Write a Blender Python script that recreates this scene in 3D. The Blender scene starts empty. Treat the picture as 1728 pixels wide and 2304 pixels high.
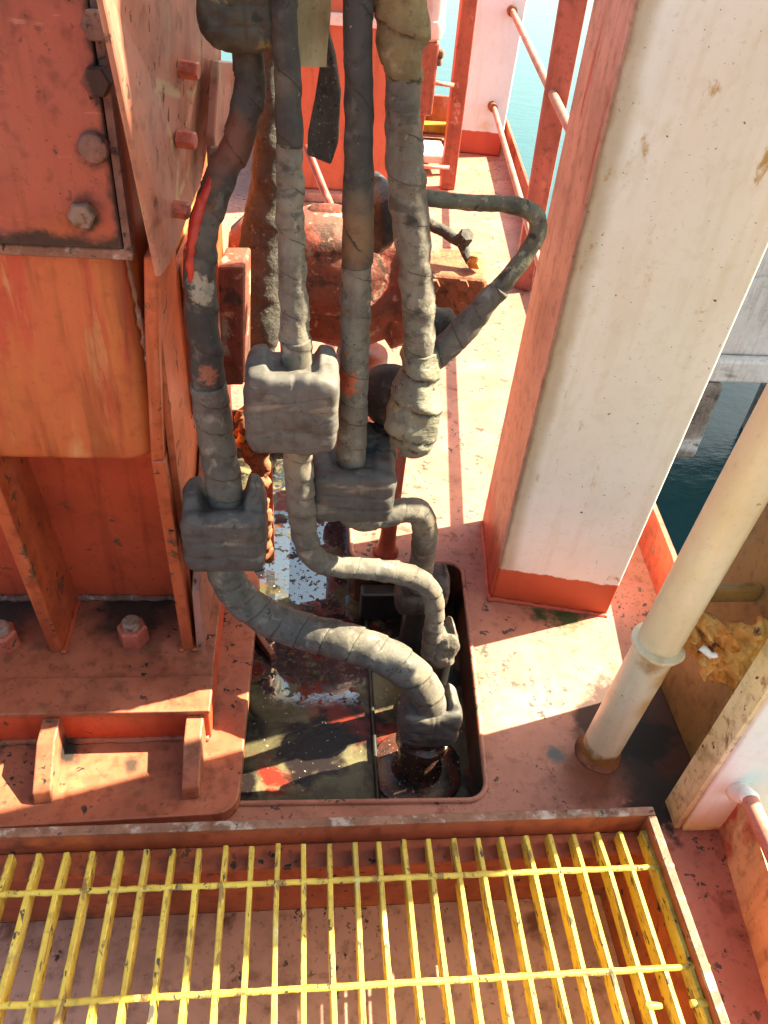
import bpy, bmesh, math, random
import numpy as np
from mathutils import Vector, Matrix, noise
random.seed(7)
S = bpy.context.scene
COL = S.collection

# ------------------------------------------------------------------ camera
CX, CY, FOC, CAMH = 864.0, 1152.0, 1763.0, 1.5
_D = np.array([-214, 2048, 1763.0]); _F = np.array([-180, -1536, 1763.0])
_D /= np.linalg.norm(_D); _F /= np.linalg.norm(_F)
_F = _F - _D * (_F @ _D); _F /= np.linalg.norm(_F)
_R = np.cross(_D, _F)
_M = np.array([_R, _F, -_D])                     # camera (right, down, forward) -> world
cam_data = bpy.data.cameras.new('camera'); cam = bpy.data.objects.new('camera', cam_data); COL.objects.link(cam)
cam_data.sensor_fit = 'HORIZONTAL'; cam_data.sensor_width = 36.0
cam_data.lens = 36.0 * FOC / 1728.0; cam_data.clip_start = 0.02; cam_data.clip_end = 3000
mw = Matrix.Identity(4)
for i in range(3):
    mw[i][0] = _M[i, 0]; mw[i][1] = -_M[i, 1]; mw[i][2] = -_M[i, 2]
mw[2][3] = CAMH
cam.matrix_world = mw
S.camera = cam

# ------------------------------------------------------------------ sky, sun, exposure
SUN_AZ = math.atan2(0.966, 0.262)                # from +Y towards +X
SUN_EL = math.radians(44)
w = bpy.data.worlds.new('World'); S.world = w; w.use_nodes = True
nt = w.node_tree; bg = nt.nodes['Background']
sky = nt.nodes.new('ShaderNodeTexSky'); sky.sky_type = 'NISHITA'; sky.sun_disc = False
sky.sun_elevation = SUN_EL; sky.sun_rotation = SUN_AZ
sky.air_density = 0.9; sky.dust_density = 3.0; sky.ozone_density = 1.0
nt.links.new(sky.outputs[0], bg.inputs[0]); bg.inputs[1].default_value = 0.067
sd = bpy.data.lights.new('sun', 'SUN'); so = bpy.data.objects.new('sun', sd); COL.objects.link(so)
sd.energy = 4.4; sd.angle = math.radians(0.55); sd.color = (1.0, 0.93, 0.82)
sun_dir = Vector((math.sin(SUN_AZ) * math.cos(SUN_EL), math.cos(SUN_AZ) * math.cos(SUN_EL), math.sin(SUN_EL)))
so.rotation_euler = sun_dir.to_track_quat('Z', 'Y').to_euler(); so.location = (3, 3, 6)
S.view_settings.view_transform = 'Standard'; S.view_settings.look = 'None'
S.view_settings.gamma = 1.0; S.view_settings.use_curve_mapping = False
S.view_settings.exposure = 2.95
S.view_settings.use_white_balance = True
S.view_settings.white_balance_temperature = 7700
S.view_settings.white_balance_tint = -6
try:
    S.cycles.max_bounces = 8; S.cycles.diffuse_bounces = 5
except Exception:
    pass

# ------------------------------------------------------------------ measuring helpers (photo point + known depth -> place)
def ray(px, py):
    return _M @ np.array([px - CX, py - CY, FOC])
def at(px, py, y):
    d = ray(px, py); t = y / d[1]
    return Vector((d[0] * t, y, CAMH + d[2] * t))
def atz(px, py, z=0.0):
    d = ray(px, py); t = (z - CAMH) / d[2]
    return Vector((d[0] * t, d[1] * t, z))
def m_per_px(p):
    q = _M.T @ (np.array(p) - np.array([0, 0, CAMH]))
    return q[2] / FOC

# ------------------------------------------------------------------ materials
MATS = {}
U = (1, 1, 1)
def _mix(N, L, fac, a, b):
    m = N.new('ShaderNodeMix'); m.data_type = 'RGBA'; m.clamp_factor = True
    if hasattr(fac, 'links'): L.new(fac, m.inputs[0])
    else: m.inputs[0].default_value = fac
    for s, v in ((6, a), (7, b)):
        if hasattr(v, 'links'): L.new(v, m.inputs[s])
        else: m.inputs[s].default_value = (*v, 1)
    return m.outputs[2]
def _mixf(N, L, fac, a, b):
    m = N.new('ShaderNodeMix'); m.data_type = 'FLOAT'; m.clamp_factor = True
    L.new(fac, m.inputs[0])
    for s, v in ((2, a), (3, b)):
        if hasattr(v, 'links'): L.new(v, m.inputs[s])
        else: m.inputs[s].default_value = v
    return m.outputs[0]
def _range(N, L, v, lo, hi, a=0.0, b=1.0):
    r = N.new('ShaderNodeMapRange'); r.interpolation_type = 'SMOOTHSTEP'
    L.new(v, r.inputs[0]); r.inputs[1].default_value = lo; r.inputs[2].default_value = hi
    r.inputs[3].default_value = a; r.inputs[4].default_value = b
    return r.outputs[0]
def _noise(N, L, pos, scale, stretch=(1, 1, 1), detail=5, off=0.0, dist=0.0):
    mp = N.new('ShaderNodeMapping'); L.new(pos, mp.inputs[0])
    mp.inputs[3].default_value = stretch; mp.inputs[1].default_value = (off, off * 1.7, off * 0.6)
    n = N.new('ShaderNodeTexNoise'); L.new(mp.outputs[0], n.inputs[0])
    n.inputs['Scale'].default_value = scale; n.inputs['Detail'].default_value = detail
    n.inputs['Roughness'].default_value = 0.6; n.inputs['Distortion'].default_value = dist
    return n.outputs[0]
def _math(N, L, op, a, b):
    m = N.new('ShaderNodeMath'); m.operation = op
    for i, v in enumerate((a, b)):
        if hasattr(v, 'links'): L.new(v, m.inputs[i])
        else: m.inputs[i].default_value = v
    return m.outputs[0]

def paint(name, base, var=None, vscale=6.0, vstretch=(1, 1, 1), layers=(), masks=(), rough=0.5, bump=0.15, bscale=60.0,
          bstretch=(1, 1, 1), metal=0.0, ior=1.45, bdist=0.002, seam=None, grunge=0.55, gcol=(0.40, 0.33, 0.29), drip=0.35, wear=None, chips=False):
    """layers: (colour, noise scale, lo, hi, stretch, roughness)  masks: (colour, kind, params, roughness)"""
    if name in MATS: return MATS[name]
    m = bpy.data.materials.new(name); m.use_nodes = True; MATS[name] = m
    N = m.node_tree.nodes; L = m.node_tree.links
    b = N['Principled BSDF']
    geo = N.new('ShaderNodeNewGeometry'); pos = geo.outputs['Position']
    col = base
    rgh = rough
    if var is not None:
        n = _noise(N, L, pos, vscale, vstretch, 6, 1.3)
        col = _mix(N, L, _range(N, L, n, 0.33, 0.67), base, var)
    k = 0
    for ly in layers:
        c, sc, lo, hi, st, r = ly
        chip = chips and lo > 0.64
        if chip: lo -= 0.055; hi = lo + 0.02               # hard-edged chips and pits, in clusters
        k += 1
        n = _noise(N, L, pos, sc, st, 6, 3.1 * k, 0.3)
        f = _range(N, L, n, lo, hi)
        if chip: f = _math(N, L, 'MULTIPLY', f, _range(N, L, _noise(N, L, pos, 4.5, U, 3, 2.2 * k + 9), 0.46, 0.56))
        col = _mix(N, L, f, col, c); rgh = _mixf(N, L, f, rgh, r)
    if masks:
        sep = N.new('ShaderNodeSeparateXYZ'); L.new(pos, sep.inputs[0])
    for c, kind, p, r in masks:
        k += 1
        if kind == 'spot':            # centre, radius, softness, noise scale, noise amount
            ctr, rad, soft, ns, na = p
            v = N.new('ShaderNodeVectorMath'); v.operation = 'DISTANCE'; L.new(pos, v.inputs[0]); v.inputs[1].default_value = ctr
            n = _noise(N, L, pos, ns, (1, 1, 1), 6, 2.7 * k)
            d = _math(N, L, 'ADD', v.outputs['Value'], _math(N, L, 'MULTIPLY', _math(N, L, 'SUBTRACT', n, 0.5), na))
            f = _range(N, L, d, rad + soft, rad - soft) if False else _range(N, L, d, rad - soft, rad + soft, 1.0, 0.0)
        else:                          # axis band: axis, from, to (mask 1 -> 0), noise scale, amount, strength
            ax, a0, a1, ns, na, stg = p
            n = _noise(N, L, pos, ns, (1, 1, 1), 6, 2.7 * k)
            d = _math(N, L, 'ADD', sep.outputs[ax], _math(N, L, 'MULTIPLY', _math(N, L, 'SUBTRACT', n, 0.5), na))
            f = _range(N, L, d, min(a0, a1), max(a0, a1), stg if a0 < a1 else 0.0, 0.0 if a0 < a1 else stg)
        col = _mix(N, L, f, col, c); rgh = _mixf(N, L, f, rgh, r)
    def mul(f, c0, c1):
        m_ = N.new('ShaderNodeMix'); m_.data_type = 'RGBA'; m_.blend_type = 'MULTIPLY'; L.new(f, m_.inputs[0])
        if hasattr(c0, 'links'): L.new(c0, m_.inputs[6])
        else: m_.inputs[6].default_value = (*c0, 1)
        m_.inputs[7].default_value = (*c1, 1); return m_.outputs[2]
    if grunge:                         # grime in the paint: broad patches, runs and specks
        col = mul(_math(N, L, 'MULTIPLY', _range(N, L, _noise(N, L, pos, 7, U, 10, 11.0), 0.42, 0.68), grunge * 0.8), col, gcol)
        col = mul(_math(N, L, 'MULTIPLY', _range(N, L, _noise(N, L, pos, 34, U, 8, 13.0), 0.50, 0.68), grunge), col, gcol)
        col = mul(_math(N, L, 'MULTIPLY', _range(N, L, _noise(N, L, pos, 95, U, 4, 17.0), 0.62, 0.69), grunge), col, (0.25, 0.2, 0.18))
        if drip: col = mul(_math(N, L, 'MULTIPLY', _range(N, L, _noise(N, L, pos, 26, (1, 1, 0.10), 6, 15.0), 0.50, 0.66), drip), col, gcol)
    if wear:                           # bare scuffed edges
        bv = N.new('ShaderNodeBevel'); bv.samples = 4; bv.inputs[0].default_value = 0.005
        dt = N.new('ShaderNodeVectorMath'); dt.operation = 'DOT_PRODUCT'; L.new(bv.outputs[0], dt.inputs[0]); L.new(geo.outputs['Normal'], dt.inputs[1])
        e_ = _range(N, L, dt.outputs['Value'], 0.80, 0.97, 1.0, 0.0)
        e_ = _math(N, L, 'MULTIPLY', e_, _range(N, L, _noise(N, L, pos, 30, U, 5, 21.0), 0.42, 0.55))
        col = _mix(N, L, e_, col, wear)
    fr = None
    if seam:                           # overlapping tape edge, follows the spiral stored on the mesh
        at_ = N.new('ShaderNodeAttribute'); at_.attribute_name = 'phase'
        wob = _math(N, L, 'MULTIPLY', _math(N, L, 'SUBTRACT', _noise(N, L, pos, 45, U, 4, 7.7), 0.5), 0.14)
        fr = _math(N, L, 'FRACT', _math(N, L, 'ADD', _math(N, L, 'ADD', at_.outputs['Fac'], 0.5), wob), 0.0)
        gate = _range(N, L, _noise(N, L, pos, 28, U, 3, 5.5), 0.40, 0.52)
        f = _math(N, L, 'MULTIPLY', _range(N, L, fr, 0.0, seam[1], 1.0, 0.0), gate)
        col = _mix(N, L, f, col, seam[0])
    if hasattr(col, 'links'): L.new(col, b.inputs['Base Color'])
    else: b.inputs['Base Color'].default_value = (*col, 1)
    if hasattr(rgh, 'links'): L.new(rgh, b.inputs['Roughness'])
    else: b.inputs['Roughness'].default_value = rgh
    b.inputs['Metallic'].default_value = metal; b.inputs['IOR'].default_value = ior
    if bump:
        n = _noise(N, L, pos, bscale, bstretch, 8, 0.4)
        if fr is not None: n = _math(N, L, 'ADD', n, _math(N, L, 'MULTIPLY', fr, seam[2]))
        bp = N.new('ShaderNodeBump'); bp.inputs['Strength'].default_value = bump; bp.inputs['Distance'].default_value = bdist
        L.new(n, bp.inputs['Height']); L.new(bp.outputs[0], b.inputs['Normal'])
    return m

RUST = (0.16, 0.055, 0.022); DARK = (0.022, 0.018, 0.016); OCHRE = (0.42, 0.22, 0.05)
M_deck = paint('deck_paint', (0.39, 0.152, 0.108), (0.33, 0.122, 0.085), 2.2,
    layers=[((0.47, 0.20, 0.155), 5, 0.52, 0.75, U, 0.6), ((0.24, 0.075, 0.05), 16, 0.58, 0.70, U, 0.7),
            ((0.06, 0.04, 0.03), 42, 0.655, 0.70, U, 0.7), ((0.05, 0.035, 0.02), 110, 0.665, 0.72, U, 0.7)],
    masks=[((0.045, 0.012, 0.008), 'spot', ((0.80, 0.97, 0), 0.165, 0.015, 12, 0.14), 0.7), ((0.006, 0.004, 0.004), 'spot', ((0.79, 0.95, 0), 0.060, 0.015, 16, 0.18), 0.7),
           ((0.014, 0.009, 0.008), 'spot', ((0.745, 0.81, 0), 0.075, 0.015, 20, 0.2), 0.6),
           ((0.20, 0.06, 0.03), 'spot', ((0.64, 0.86, 0), 0.07, 0.05, 20, 0.1), 0.5),
           ((0.05, 0.05, 0.055), 'spot', ((0.57, 0.92, 0), 0.018, 0.012, 40, 0.05), 0.35),
           ((0.035, 0.045, 0.012), 'spot', ((0.70, 1.325, 0), 0.045, 0.025, 60, 0.10), 0.9),
           ((0.035, 0.045, 0.012), 'spot', ((0.63, 1.33, 0), 0.025, 0.02, 60, 0.08), 0.9),
           ((0.045, 0.035, 0.02), 'spot', ((0.42, 1.13, 0), 0.012, 0.05, 50, 0.10), 0.8)],
    grunge=0.42, drip=0, chips=True, rough=0.55, bump=0.22, bscale=45)
M_red = paint('red_paint', (0.47, 0.095, 0.036), (0.41, 0.072, 0.028), 3.0, (1, 1, 0.5),
    layers=[((0.56, 0.17, 0.09), 9, 0.56, 0.75, (1, 1, 0.4), 0.5), (RUST, 22, 0.66, 0.73, U, 0.75), (DARK, 48, 0.70, 0.735, U, 0.8)],
    wear=(0.22, 0.09, 0.05), chips=True, rough=0.42, bump=0.12, bscale=30)
M_orange = paint('orange_streaked_paint', (0.44, 0.118, 0.034), (0.42, 0.088, 0.034), 14, (1, 1, 0.14),
    layers=[((0.40, 0.055, 0.026), 11, 0.53, 0.64, (1, 1, 0.13), 0.5), ((0.45, 0.18, 0.07), 24, 0.57, 0.70, (1, 1, 0.12), 0.5), ((0.30, 0.055, 0.03), 22, 0.63, 0.70, (1, 1, 0.2), 0.6),
            ((0.50, 0.25, 0.10), 8, 0.60, 0.78, (1, 1, 0.3), 0.5)],
    masks=[((0.46, 0.085, 0.038), 'axis', (2, 0.73, 0.67, 14, 0.10, 0.0), 0.5)], grunge=0.25, drip=0.55, rough=0.45, bump=0.25, bscale=16, bstretch=(1, 1, 0.25), bdist=0.006)
M_recess = paint('deep_red_paint', (0.56, 0.078, 0.03), (0.48, 0.066, 0.03), 3.0,
    layers=[((0.46, 0.12, 0.075), 7, 0.60, 0.8, U, 0.5), (RUST, 30, 0.69, 0.74, U, 0.75)], chips=True, grunge=0.3, rough=0.4, bump=0.1, bscale=20)
M_base = paint('base_plate_paint', (0.38, 0.115, 0.065), (0.33, 0.088, 0.045), 5.0,
    layers=[((0.23, 0.075, 0.035), 9, 0.54, 0.70, U, 0.6), ((0.30, 0.15, 0.06), 12, 0.62, 0.75, U, 0.7), (DARK, 36, 0.67, 0.72, U, 0.8)],
    masks=[((0.035, 0.02, 0.014), 'spot', ((-0.36, 1.25, 0.14), 0.10, 0.06, 16, 0.16), 0.7), ((0.035, 0.02, 0.014), 'spot', ((-0.66, 1.25, 0.14), 0.11, 0.06, 16, 0.16), 0.7), ((0.02, 0.014, 0.012), 'spot', ((-0.46, 0.93, 0.05), 0.03, 0.015, 30, 0.05), 0.7), ((0.05, 0.025, 0.015), 'spot', ((-0.33, 0.90, 0.05), 0.018, 0.008, 40, 0.03), 0.7)],
    wear=(0.42, 0.24, 0.17), chips=True, rough=0.5, bump=0.15, bscale=35)
M_rustedge = paint('rusty_worn_edge', (0.25, 0.11, 0.075), (0.17, 0.07, 0.04), 20,
    layers=[((0.36, 0.27, 0.23), 40, 0.52, 0.66, U, 0.7), (DARK, 60, 0.62, 0.68, U, 0.8)], rough=0.75, bump=0.4, bscale=70)
M_boltplate = paint('bolted_plate_paint', (0.32, 0.062, 0.038), (0.31, 0.08, 0.052), 3.0,
    layers=[((0.40, 0.085, 0.024), 5, 0.55, 0.72, U, 0.5), ((0.40, 0.15, 0.115), 60, 0.60, 0.72, (0.25, 1, 1), 0.5), (DARK, 34, 0.695, 0.735, U, 0.8)],
    masks=[((0.05, 0.022, 0.014), 'axis', (2, 1.038, 1.055, 26, 0.05, 1.0), 0.8), ((0.05, 0.022, 0.014), 'axis', (0, -0.250, -0.262, 26, 0.035, 1.0), 0.8)] + [((0.035, 0.018, 0.012), 'spot', (tuple(at(px_, py_, 1.105)), 0.018, 0.012, 50, 0.045), 0.8) for px_, py_ in ((214, 338), (196, 490), (232, 205), (226, 75))], wear=(0.10, 0.05, 0.03), chips=True, rough=0.45, bump=0.2, bscale=40)
M_pink = paint('sun_bleached_red', (0.42, 0.165, 0.12), (0.34, 0.12, 0.085), 10, (1, 1, 0.2),
    layers=[((0.42, 0.28, 0.20), 14, 0.52, 0.68, (1, 1, 0.15), 0.6), ((0.24, 0.12, 0.075), 30, 0.60, 0.70, (1, 1, 0.15), 0.7), ((0.10, 0.04, 0.025), 60, 0.67, 0.72, (1, 1, 0.5), 0.8)],
    wear=(0.40, 0.26, 0.15), chips=True, rough=0.45, bump=0.2, bscale=50)
M_bolt = paint('rusty_bolt', (0.15, 0.065, 0.05), (0.22, 0.10, 0.075), 40, layers=[(DARK, 60, 0.55, 0.68, U, 0.8)], rough=0.7, bump=0.4, bscale=120)
M_boltgrey = paint('worn_grey_bolt', (0.30, 0.17, 0.13), (0.22, 0.13, 0.09), 60, layers=[(RUST, 50, 0.5, 0.65, U, 0.8)], rough=0.55, bump=0.4, bscale=120)
M_nut = paint('painted_nut', (0.50, 0.12, 0.075), (0.38, 0.08, 0.05), 25, layers=[((0.10, 0.05, 0.03), 40, 0.58, 0.68, U, 0.8)], rough=0.45, bump=0.3, bscale=90)
M_tape = paint('grey_tape', (0.135, 0.114, 0.096), (0.092, 0.079, 0.070), 14,
    layers=[((0.20, 0.155, 0.11), 6, 0.50, 0.66, U, 0.9), ((0.22, 0.185, 0.155), 30, 0.54, 0.70, U, 0.7), ((0.05, 0.045, 0.045), 55, 0.62, 0.70, U, 0.8), ((0.30, 0.25, 0.20), 130, 0.66, 0.73, U, 0.8)],
    seam=((0.035, 0.028, 0.022), 0.10, 0.5), rough=0.85, bump=0.45, bscale=85, bdist=0.003)
M_tapedark = paint('dark_tape', (0.056, 0.047, 0.043), (0.036, 0.031, 0.029), 10,
    layers=[((0.125, 0.098, 0.075), 6, 0.50, 0.66, U, 0.9), ((0.12, 0.10, 0.09), 26, 0.55, 0.72, U, 0.7), ((0.13, 0.055, 0.03), 9, 0.62, 0.75, U, 0.7), ((0.22, 0.19, 0.16), 150, 0.68, 0.74, U, 0.8)],
    masks=[((0.26, 0.22, 0.17), 'spot', (tuple(at(452, 655, 1.12)), 0.022, 0.004, 70, 0.06), 0.7), ((0.30, 0.10, 0.06), 'spot', (tuple(at(470, 845, 1.12)), 0.016, 0.004, 80, 0.05), 0.7), ((0.17, 0.09, 0.045), 'spot', (tuple(at(790, 540, 1.12)), 0.045, 0.03, 25, 0.06), 0.7), ((0.16, 0.055, 0.035), 'spot', (tuple(at(500, 330, 1.14)), 0.04, 0.02, 25, 0.05), 0.7)], seam=((0.018, 0.016, 0.016), 0.06, 0.4), rough=0.8, bump=0.4, bscale=80, bdist=0.003)
M_tapepale = paint('cracked_pale_tape', (0.19, 0.16, 0.128), (0.13, 0.108, 0.09), 16,
    layers=[((0.085, 0.07, 0.055), 22, 0.54, 0.66, (0.8, 0.8, 1.8), 0.8), ((0.35, 0.30, 0.24), 40, 0.6, 0.75, U, 0.7), ((0.035, 0.03, 0.028), 95, 0.64, 0.69, (1, 1, 2), 0.8)],
    masks=[((0.40, 0.09, 0.045), 'spot', (tuple(at(775, 865, 1.13)), 0.022, 0.004, 70, 0.05), 0.6), ((0.40, 0.10, 0.05), 'spot', (tuple(at(770, 800, 1.12)), 0.010, 0.004, 70, 0.05), 0.6), ((0.03, 0.026, 0.022), 'spot', (tuple(at(930, 505, 1.12)), 0.016, 0.006, 60, 0.03), 0.7), ((0.03, 0.026, 0.022), 'spot', (tuple(at(945, 720, 1.12)), 0.016, 0.012, 60, 0.05), 0.7)], seam=((0.03, 0.025, 0.02), 0.05, 0.3), rough=0.9, bump=0.7, bscale=70, bdist=0.004)
M_block = paint('grey_wrapped_block', (0.094, 0.080, 0.073), (0.070, 0.061, 0.059), 12,
    layers=[((0.20, 0.16, 0.13), 22, 0.54, 0.72, (0.5, 1, 1.6), 0.6), ((0.17, 0.095, 0.07), 12, 0.62, 0.74, U, 0.6), ((0.045, 0.04, 0.04), 40, 0.66, 0.71, U, 0.7)],
    seam=((0.04, 0.032, 0.026), 0.035, 0.8), rough=0.72, bump=0.35, bscale=60, bdist=0.003)
M_blockred = paint('grey_block_red_scuff', (0.112, 0.094, 0.083), (0.084, 0.072, 0.067), 12,
    layers=[((0.20, 0.165, 0.135), 22, 0.54, 0.72, (0.5, 1, 1.6), 0.6), ((0.045, 0.04, 0.04), 40, 0.66, 0.71, U, 0.7)],
    masks=[((0.42, 0.10, 0.055), 'spot', ((0.015, 1.02, 0.70), 0.012, 0.006, 70, 0.09), 0.6)],
    seam=((0.04, 0.032, 0.026), 0.035, 0.8), rough=0.72, bump=0.35, bscale=60, bdist=0.003)
M_black = paint('black_tar_tape', (0.022, 0.02, 0.02), (0.045, 0.038, 0.035), 30, layers=[((0.10, 0.09, 0.08), 90, 0.62, 0.70, U, 0.6)], rough=0.45, bump=0.8, bscale=70, bdist=0.006)
M_canvas = paint('oily_brown_canvas', (0.235, 0.165, 0.075), (0.13, 0.088, 0.045), 12,
    layers=[((0.31, 0.255, 0.165), 20, 0.58, 0.74, U, 0.8), ((0.035, 0.03, 0.024), 30, 0.60, 0.69, (1, 1, 1.8), 0.7)], seam=((0.03, 0.022, 0.014), 0.12, 0.7), rough=0.8, bump=0.8, bscale=45, bstretch=(1, 1, 1.8), bdist=0.006)
M_sock = paint('grey_yellow_canvas_wrap', (0.20, 0.175, 0.125), (0.13, 0.115, 0.095), 14,
    layers=[((0.33, 0.24, 0.085), 20, 0.58, 0.70, U, 0.8), ((0.04, 0.035, 0.03), 32, 0.61, 0.68, (1, 1, 2), 0.7), ((0.33, 0.30, 0.24), 60, 0.62, 0.72, U, 0.8)], seam=((0.02, 0.017, 0.014), 0.22, 1.0), rough=0.75, bump=0.8, bscale=42, bstretch=(1, 1, 2), bdist=0.006)
M_olive = paint('dark_olive_wrap', (0.065, 0.058, 0.042), (0.045, 0.04, 0.034), 20, layers=[((0.24, 0.20, 0.09), 22, 0.58, 0.66, U, 0.8), ((0.02, 0.018, 0.015), 30, 0.6, 0.68, U, 0.8)], rough=0.7, bump=0.7, bscale=60, bdist=0.005)
M_mottle = paint('mottled_olive_hose', (0.075, 0.066, 0.048), (0.12, 0.105, 0.07), 30, layers=[((0.24, 0.22, 0.16), 60, 0.54, 0.66, U, 0.8), ((0.03, 0.026, 0.02), 45, 0.58, 0.68, U, 0.8)], rough=0.65, bump=0.5, bscale=90, bdist=0.003)
M_strap = paint('yellowed_strap', (0.42, 0.315, 0.17), (0.31, 0.22, 0.11), 18, layers=[((0.15, 0.10, 0.05), 40, 0.62, 0.72, U, 0.8)], rough=0.8, bump=0.5, bscale=120)
M_rubber = paint('gritty_rubber', (0.075, 0.066, 0.06), (0.05, 0.045, 0.042), 20, layers=[((0.26, 0.22, 0.18), 210, 0.58, 0.68, U, 0.9), ((0.02, 0.02, 0.02), 160, 0.6, 0.68, U, 0.9)], rough=0.85, bump=0.9, bscale=220, bdist=0.004)
M_gloss = paint('bright_red_hose', (0.46, 0.028, 0.018), (0.36, 0.024, 0.018), 20, layers=[((0.42, 0.17, 0.12), 40, 0.64, 0.74, U, 0.6), (DARK, 80, 0.66, 0.72, U, 0.8)], rough=0.35, bump=0.4, bscale=70)
M_white = paint('weathered_white_paint', (0.84, 0.835, 0.80), (0.80, 0.79, 0.755), 2.5, (1, 1, 0.4),
    layers=[((0.66, 0.57, 0.40), 6, 0.58, 0.74, (1, 1, 0.5), 0.5), ((0.50, 0.33, 0.13), 13, 0.645, 0.72, (1, 1, 0.7), 0.6), ((0.55, 0.47, 0.36), 40, 0.66, 0.78, (1, 1, 0.2), 0.6), ((0.09, 0.07, 0.05), 90, 0.68, 0.70, U, 0.8)],
    masks=[((0.36, 0.25, 0.10), 'axis', (0, 0.528, 0.562, 10, 0.03, 0.6), 0.6), ((0.30, 0.16, 0.06), 'axis', (0, 0.512, 0.526, 22, 0.02, 0.6), 0.7),
           ((0.50, 0.085, 0.04), 'axis', (2, 0.108, 0.113, 40, 0.022, 1.0), 0.5)],
    grunge=0.16, gcol=(0.72, 0.62, 0.45), drip=0.2, rough=0.45, bump=0.08, bscale=60)
M_postside = paint('salmon_post_side', (0.50, 0.30, 0.25), (0.46, 0.26, 0.21), 5, (1, 1, 0.15),
    layers=[((0.38, 0.10, 0.06), 24, 0.62, 0.72, (1, 1, 0.1), 0.6), (RUST, 60, 0.70, 0.74, (1, 1, 0.3), 0.8)],
    masks=[((0.45, 0.075, 0.04), 'axis', (2, 0.10, 0.20, 20, 0.05, 1.0), 0.5)], rough=0.5, bump=0.2, bscale=60)
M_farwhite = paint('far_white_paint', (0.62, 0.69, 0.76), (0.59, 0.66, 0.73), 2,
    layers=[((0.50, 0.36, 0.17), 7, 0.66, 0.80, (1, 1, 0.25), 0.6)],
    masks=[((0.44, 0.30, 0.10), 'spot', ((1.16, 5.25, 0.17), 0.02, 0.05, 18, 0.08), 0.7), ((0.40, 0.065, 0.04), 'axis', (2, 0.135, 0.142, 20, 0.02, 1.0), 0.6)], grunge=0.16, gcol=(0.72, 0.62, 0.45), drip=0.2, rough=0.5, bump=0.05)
M_cream = paint('yellowed_white_pipe', (0.70, 0.655, 0.545), (0.63, 0.53, 0.35), 5, (1, 1, 0.35),
    layers=[((0.50, 0.34, 0.12), 9, 0.60, 0.76, (1, 1, 0.35), 0.5), ((0.30, 0.14, 0.03), 40, 0.69, 0.74, U, 0.7)],
    masks=[((0.27, 0.115, 0.025), 'axis', (2, 0.030, 0.055, 30, 0.06, 1.0), 0.8), ((0.44, 0.21, 0.035), 'spot', ((0.722, 0.90, 0.32), 0.035, 0.03, 30, 0.05), 0.6), ((0.50, 0.31, 0.09), 'spot', ((0.715, 0.89, 0.22), 0.03, 0.03, 24, 0.06), 0.6), ((0.30, 0.14, 0.04), 'spot', ((0.66, 0.875, 0.36), 0.02, 0.02, 40, 0.05), 0.6)], grunge=0.16, gcol=(0.72, 0.62, 0.45), drip=0.2, rough=0.35, bump=0.08, bscale=60)
M_rustyellow = paint('rust_stained_yellow_edge', (0.74, 0.66, 0.42), (0.66, 0.52, 0.24), 9, (1, 1, 0.5),
    layers=[((0.26, 0.105, 0.022), 18, 0.56, 0.68, U, 0.7), ((0.07, 0.03, 0.015), 40, 0.64, 0.70, U, 0.8), ((0.62, 0.52, 0.34), 12, 0.60, 0.74, U, 0.6)], rough=0.6, bump=0.35, bscale=50)
M_tan = paint('tan_shaded_panel', (0.27, 0.175, 0.065), (0.22, 0.135, 0.05), 5, (1, 1, 0.3), layers=[((0.22, 0.11, 0.04), 16, 0.60, 0.74, U, 0.7)], rough=0.5, bump=0.15, bscale=40)  # the panel's shading is put into this darker brown
M_whitebox = paint('white_box_paint', (0.74, 0.74, 0.72), (0.70, 0.68, 0.62), 4,
    layers=[((0.55, 0.40, 0.16), 14, 0.68, 0.80, U, 0.6), ((0.10, 0.07, 0.05), 80, 0.73, 0.755, U, 0.8)],
    masks=[((0.58, 0.45, 0.20), 'axis', (2, 0.0, 0.13, 12, 0.08, 0.9), 0.6), ((0.20, 0.08, 0.03), 'axis', (2, -0.01, 0.02, 30, 0.05, 0.9), 0.8)], grunge=0.16, gcol=(0.72, 0.62, 0.45), drip=0.2, rough=0.45, bump=0.1, bscale=40)
M_rust = paint('flaking_rust', (0.50, 0.17, 0.02), (0.66, 0.42, 0.15), 16, layers=[((0.06, 0.022, 0.012), 26, 0.55, 0.66, U, 0.8), ((0.55, 0.40, 0.17), 30, 0.62, 0.72, U, 0.7)], grunge=0.2, rough=0.8, bump=0.9, bscale=60, bdist=0.006)
M_yellow = paint('chipped_yellow_paint', (0.60, 0.42, 0.07), (0.52, 0.34, 0.06), 12,
    layers=[((0.62, 0.52, 0.22), 30, 0.58, 0.70, (1, 0.3, 1), 0.5), ((0.26, 0.15, 0.045), 60, 0.575, 0.61, (1, 0.3, 1), 0.7), ((0.06, 0.045, 0.035), 90, 0.615, 0.635, (1, 0.4, 1), 0.8)], wear=(0.16, 0.09, 0.04), drip=0, chips=True, rough=0.45, bump=0.3, bscale=90)
M_tray = paint('rust_red_tray', (0.34, 0.075, 0.03), (0.27, 0.055, 0.026), 8, (0.4, 0.4, 1),
    layers=[((0.17, 0.045, 0.022), 14, 0.54, 0.68, (0.3, 0.3, 1), 0.7), ((0.42, 0.10, 0.03), 9, 0.58, 0.72, U, 0.5), (DARK, 40, 0.68, 0.73, U, 0.8)], wear=(0.14, 0.06, 0.04), chips=True, rough=0.5, bump=0.2, bscale=40)
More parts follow.
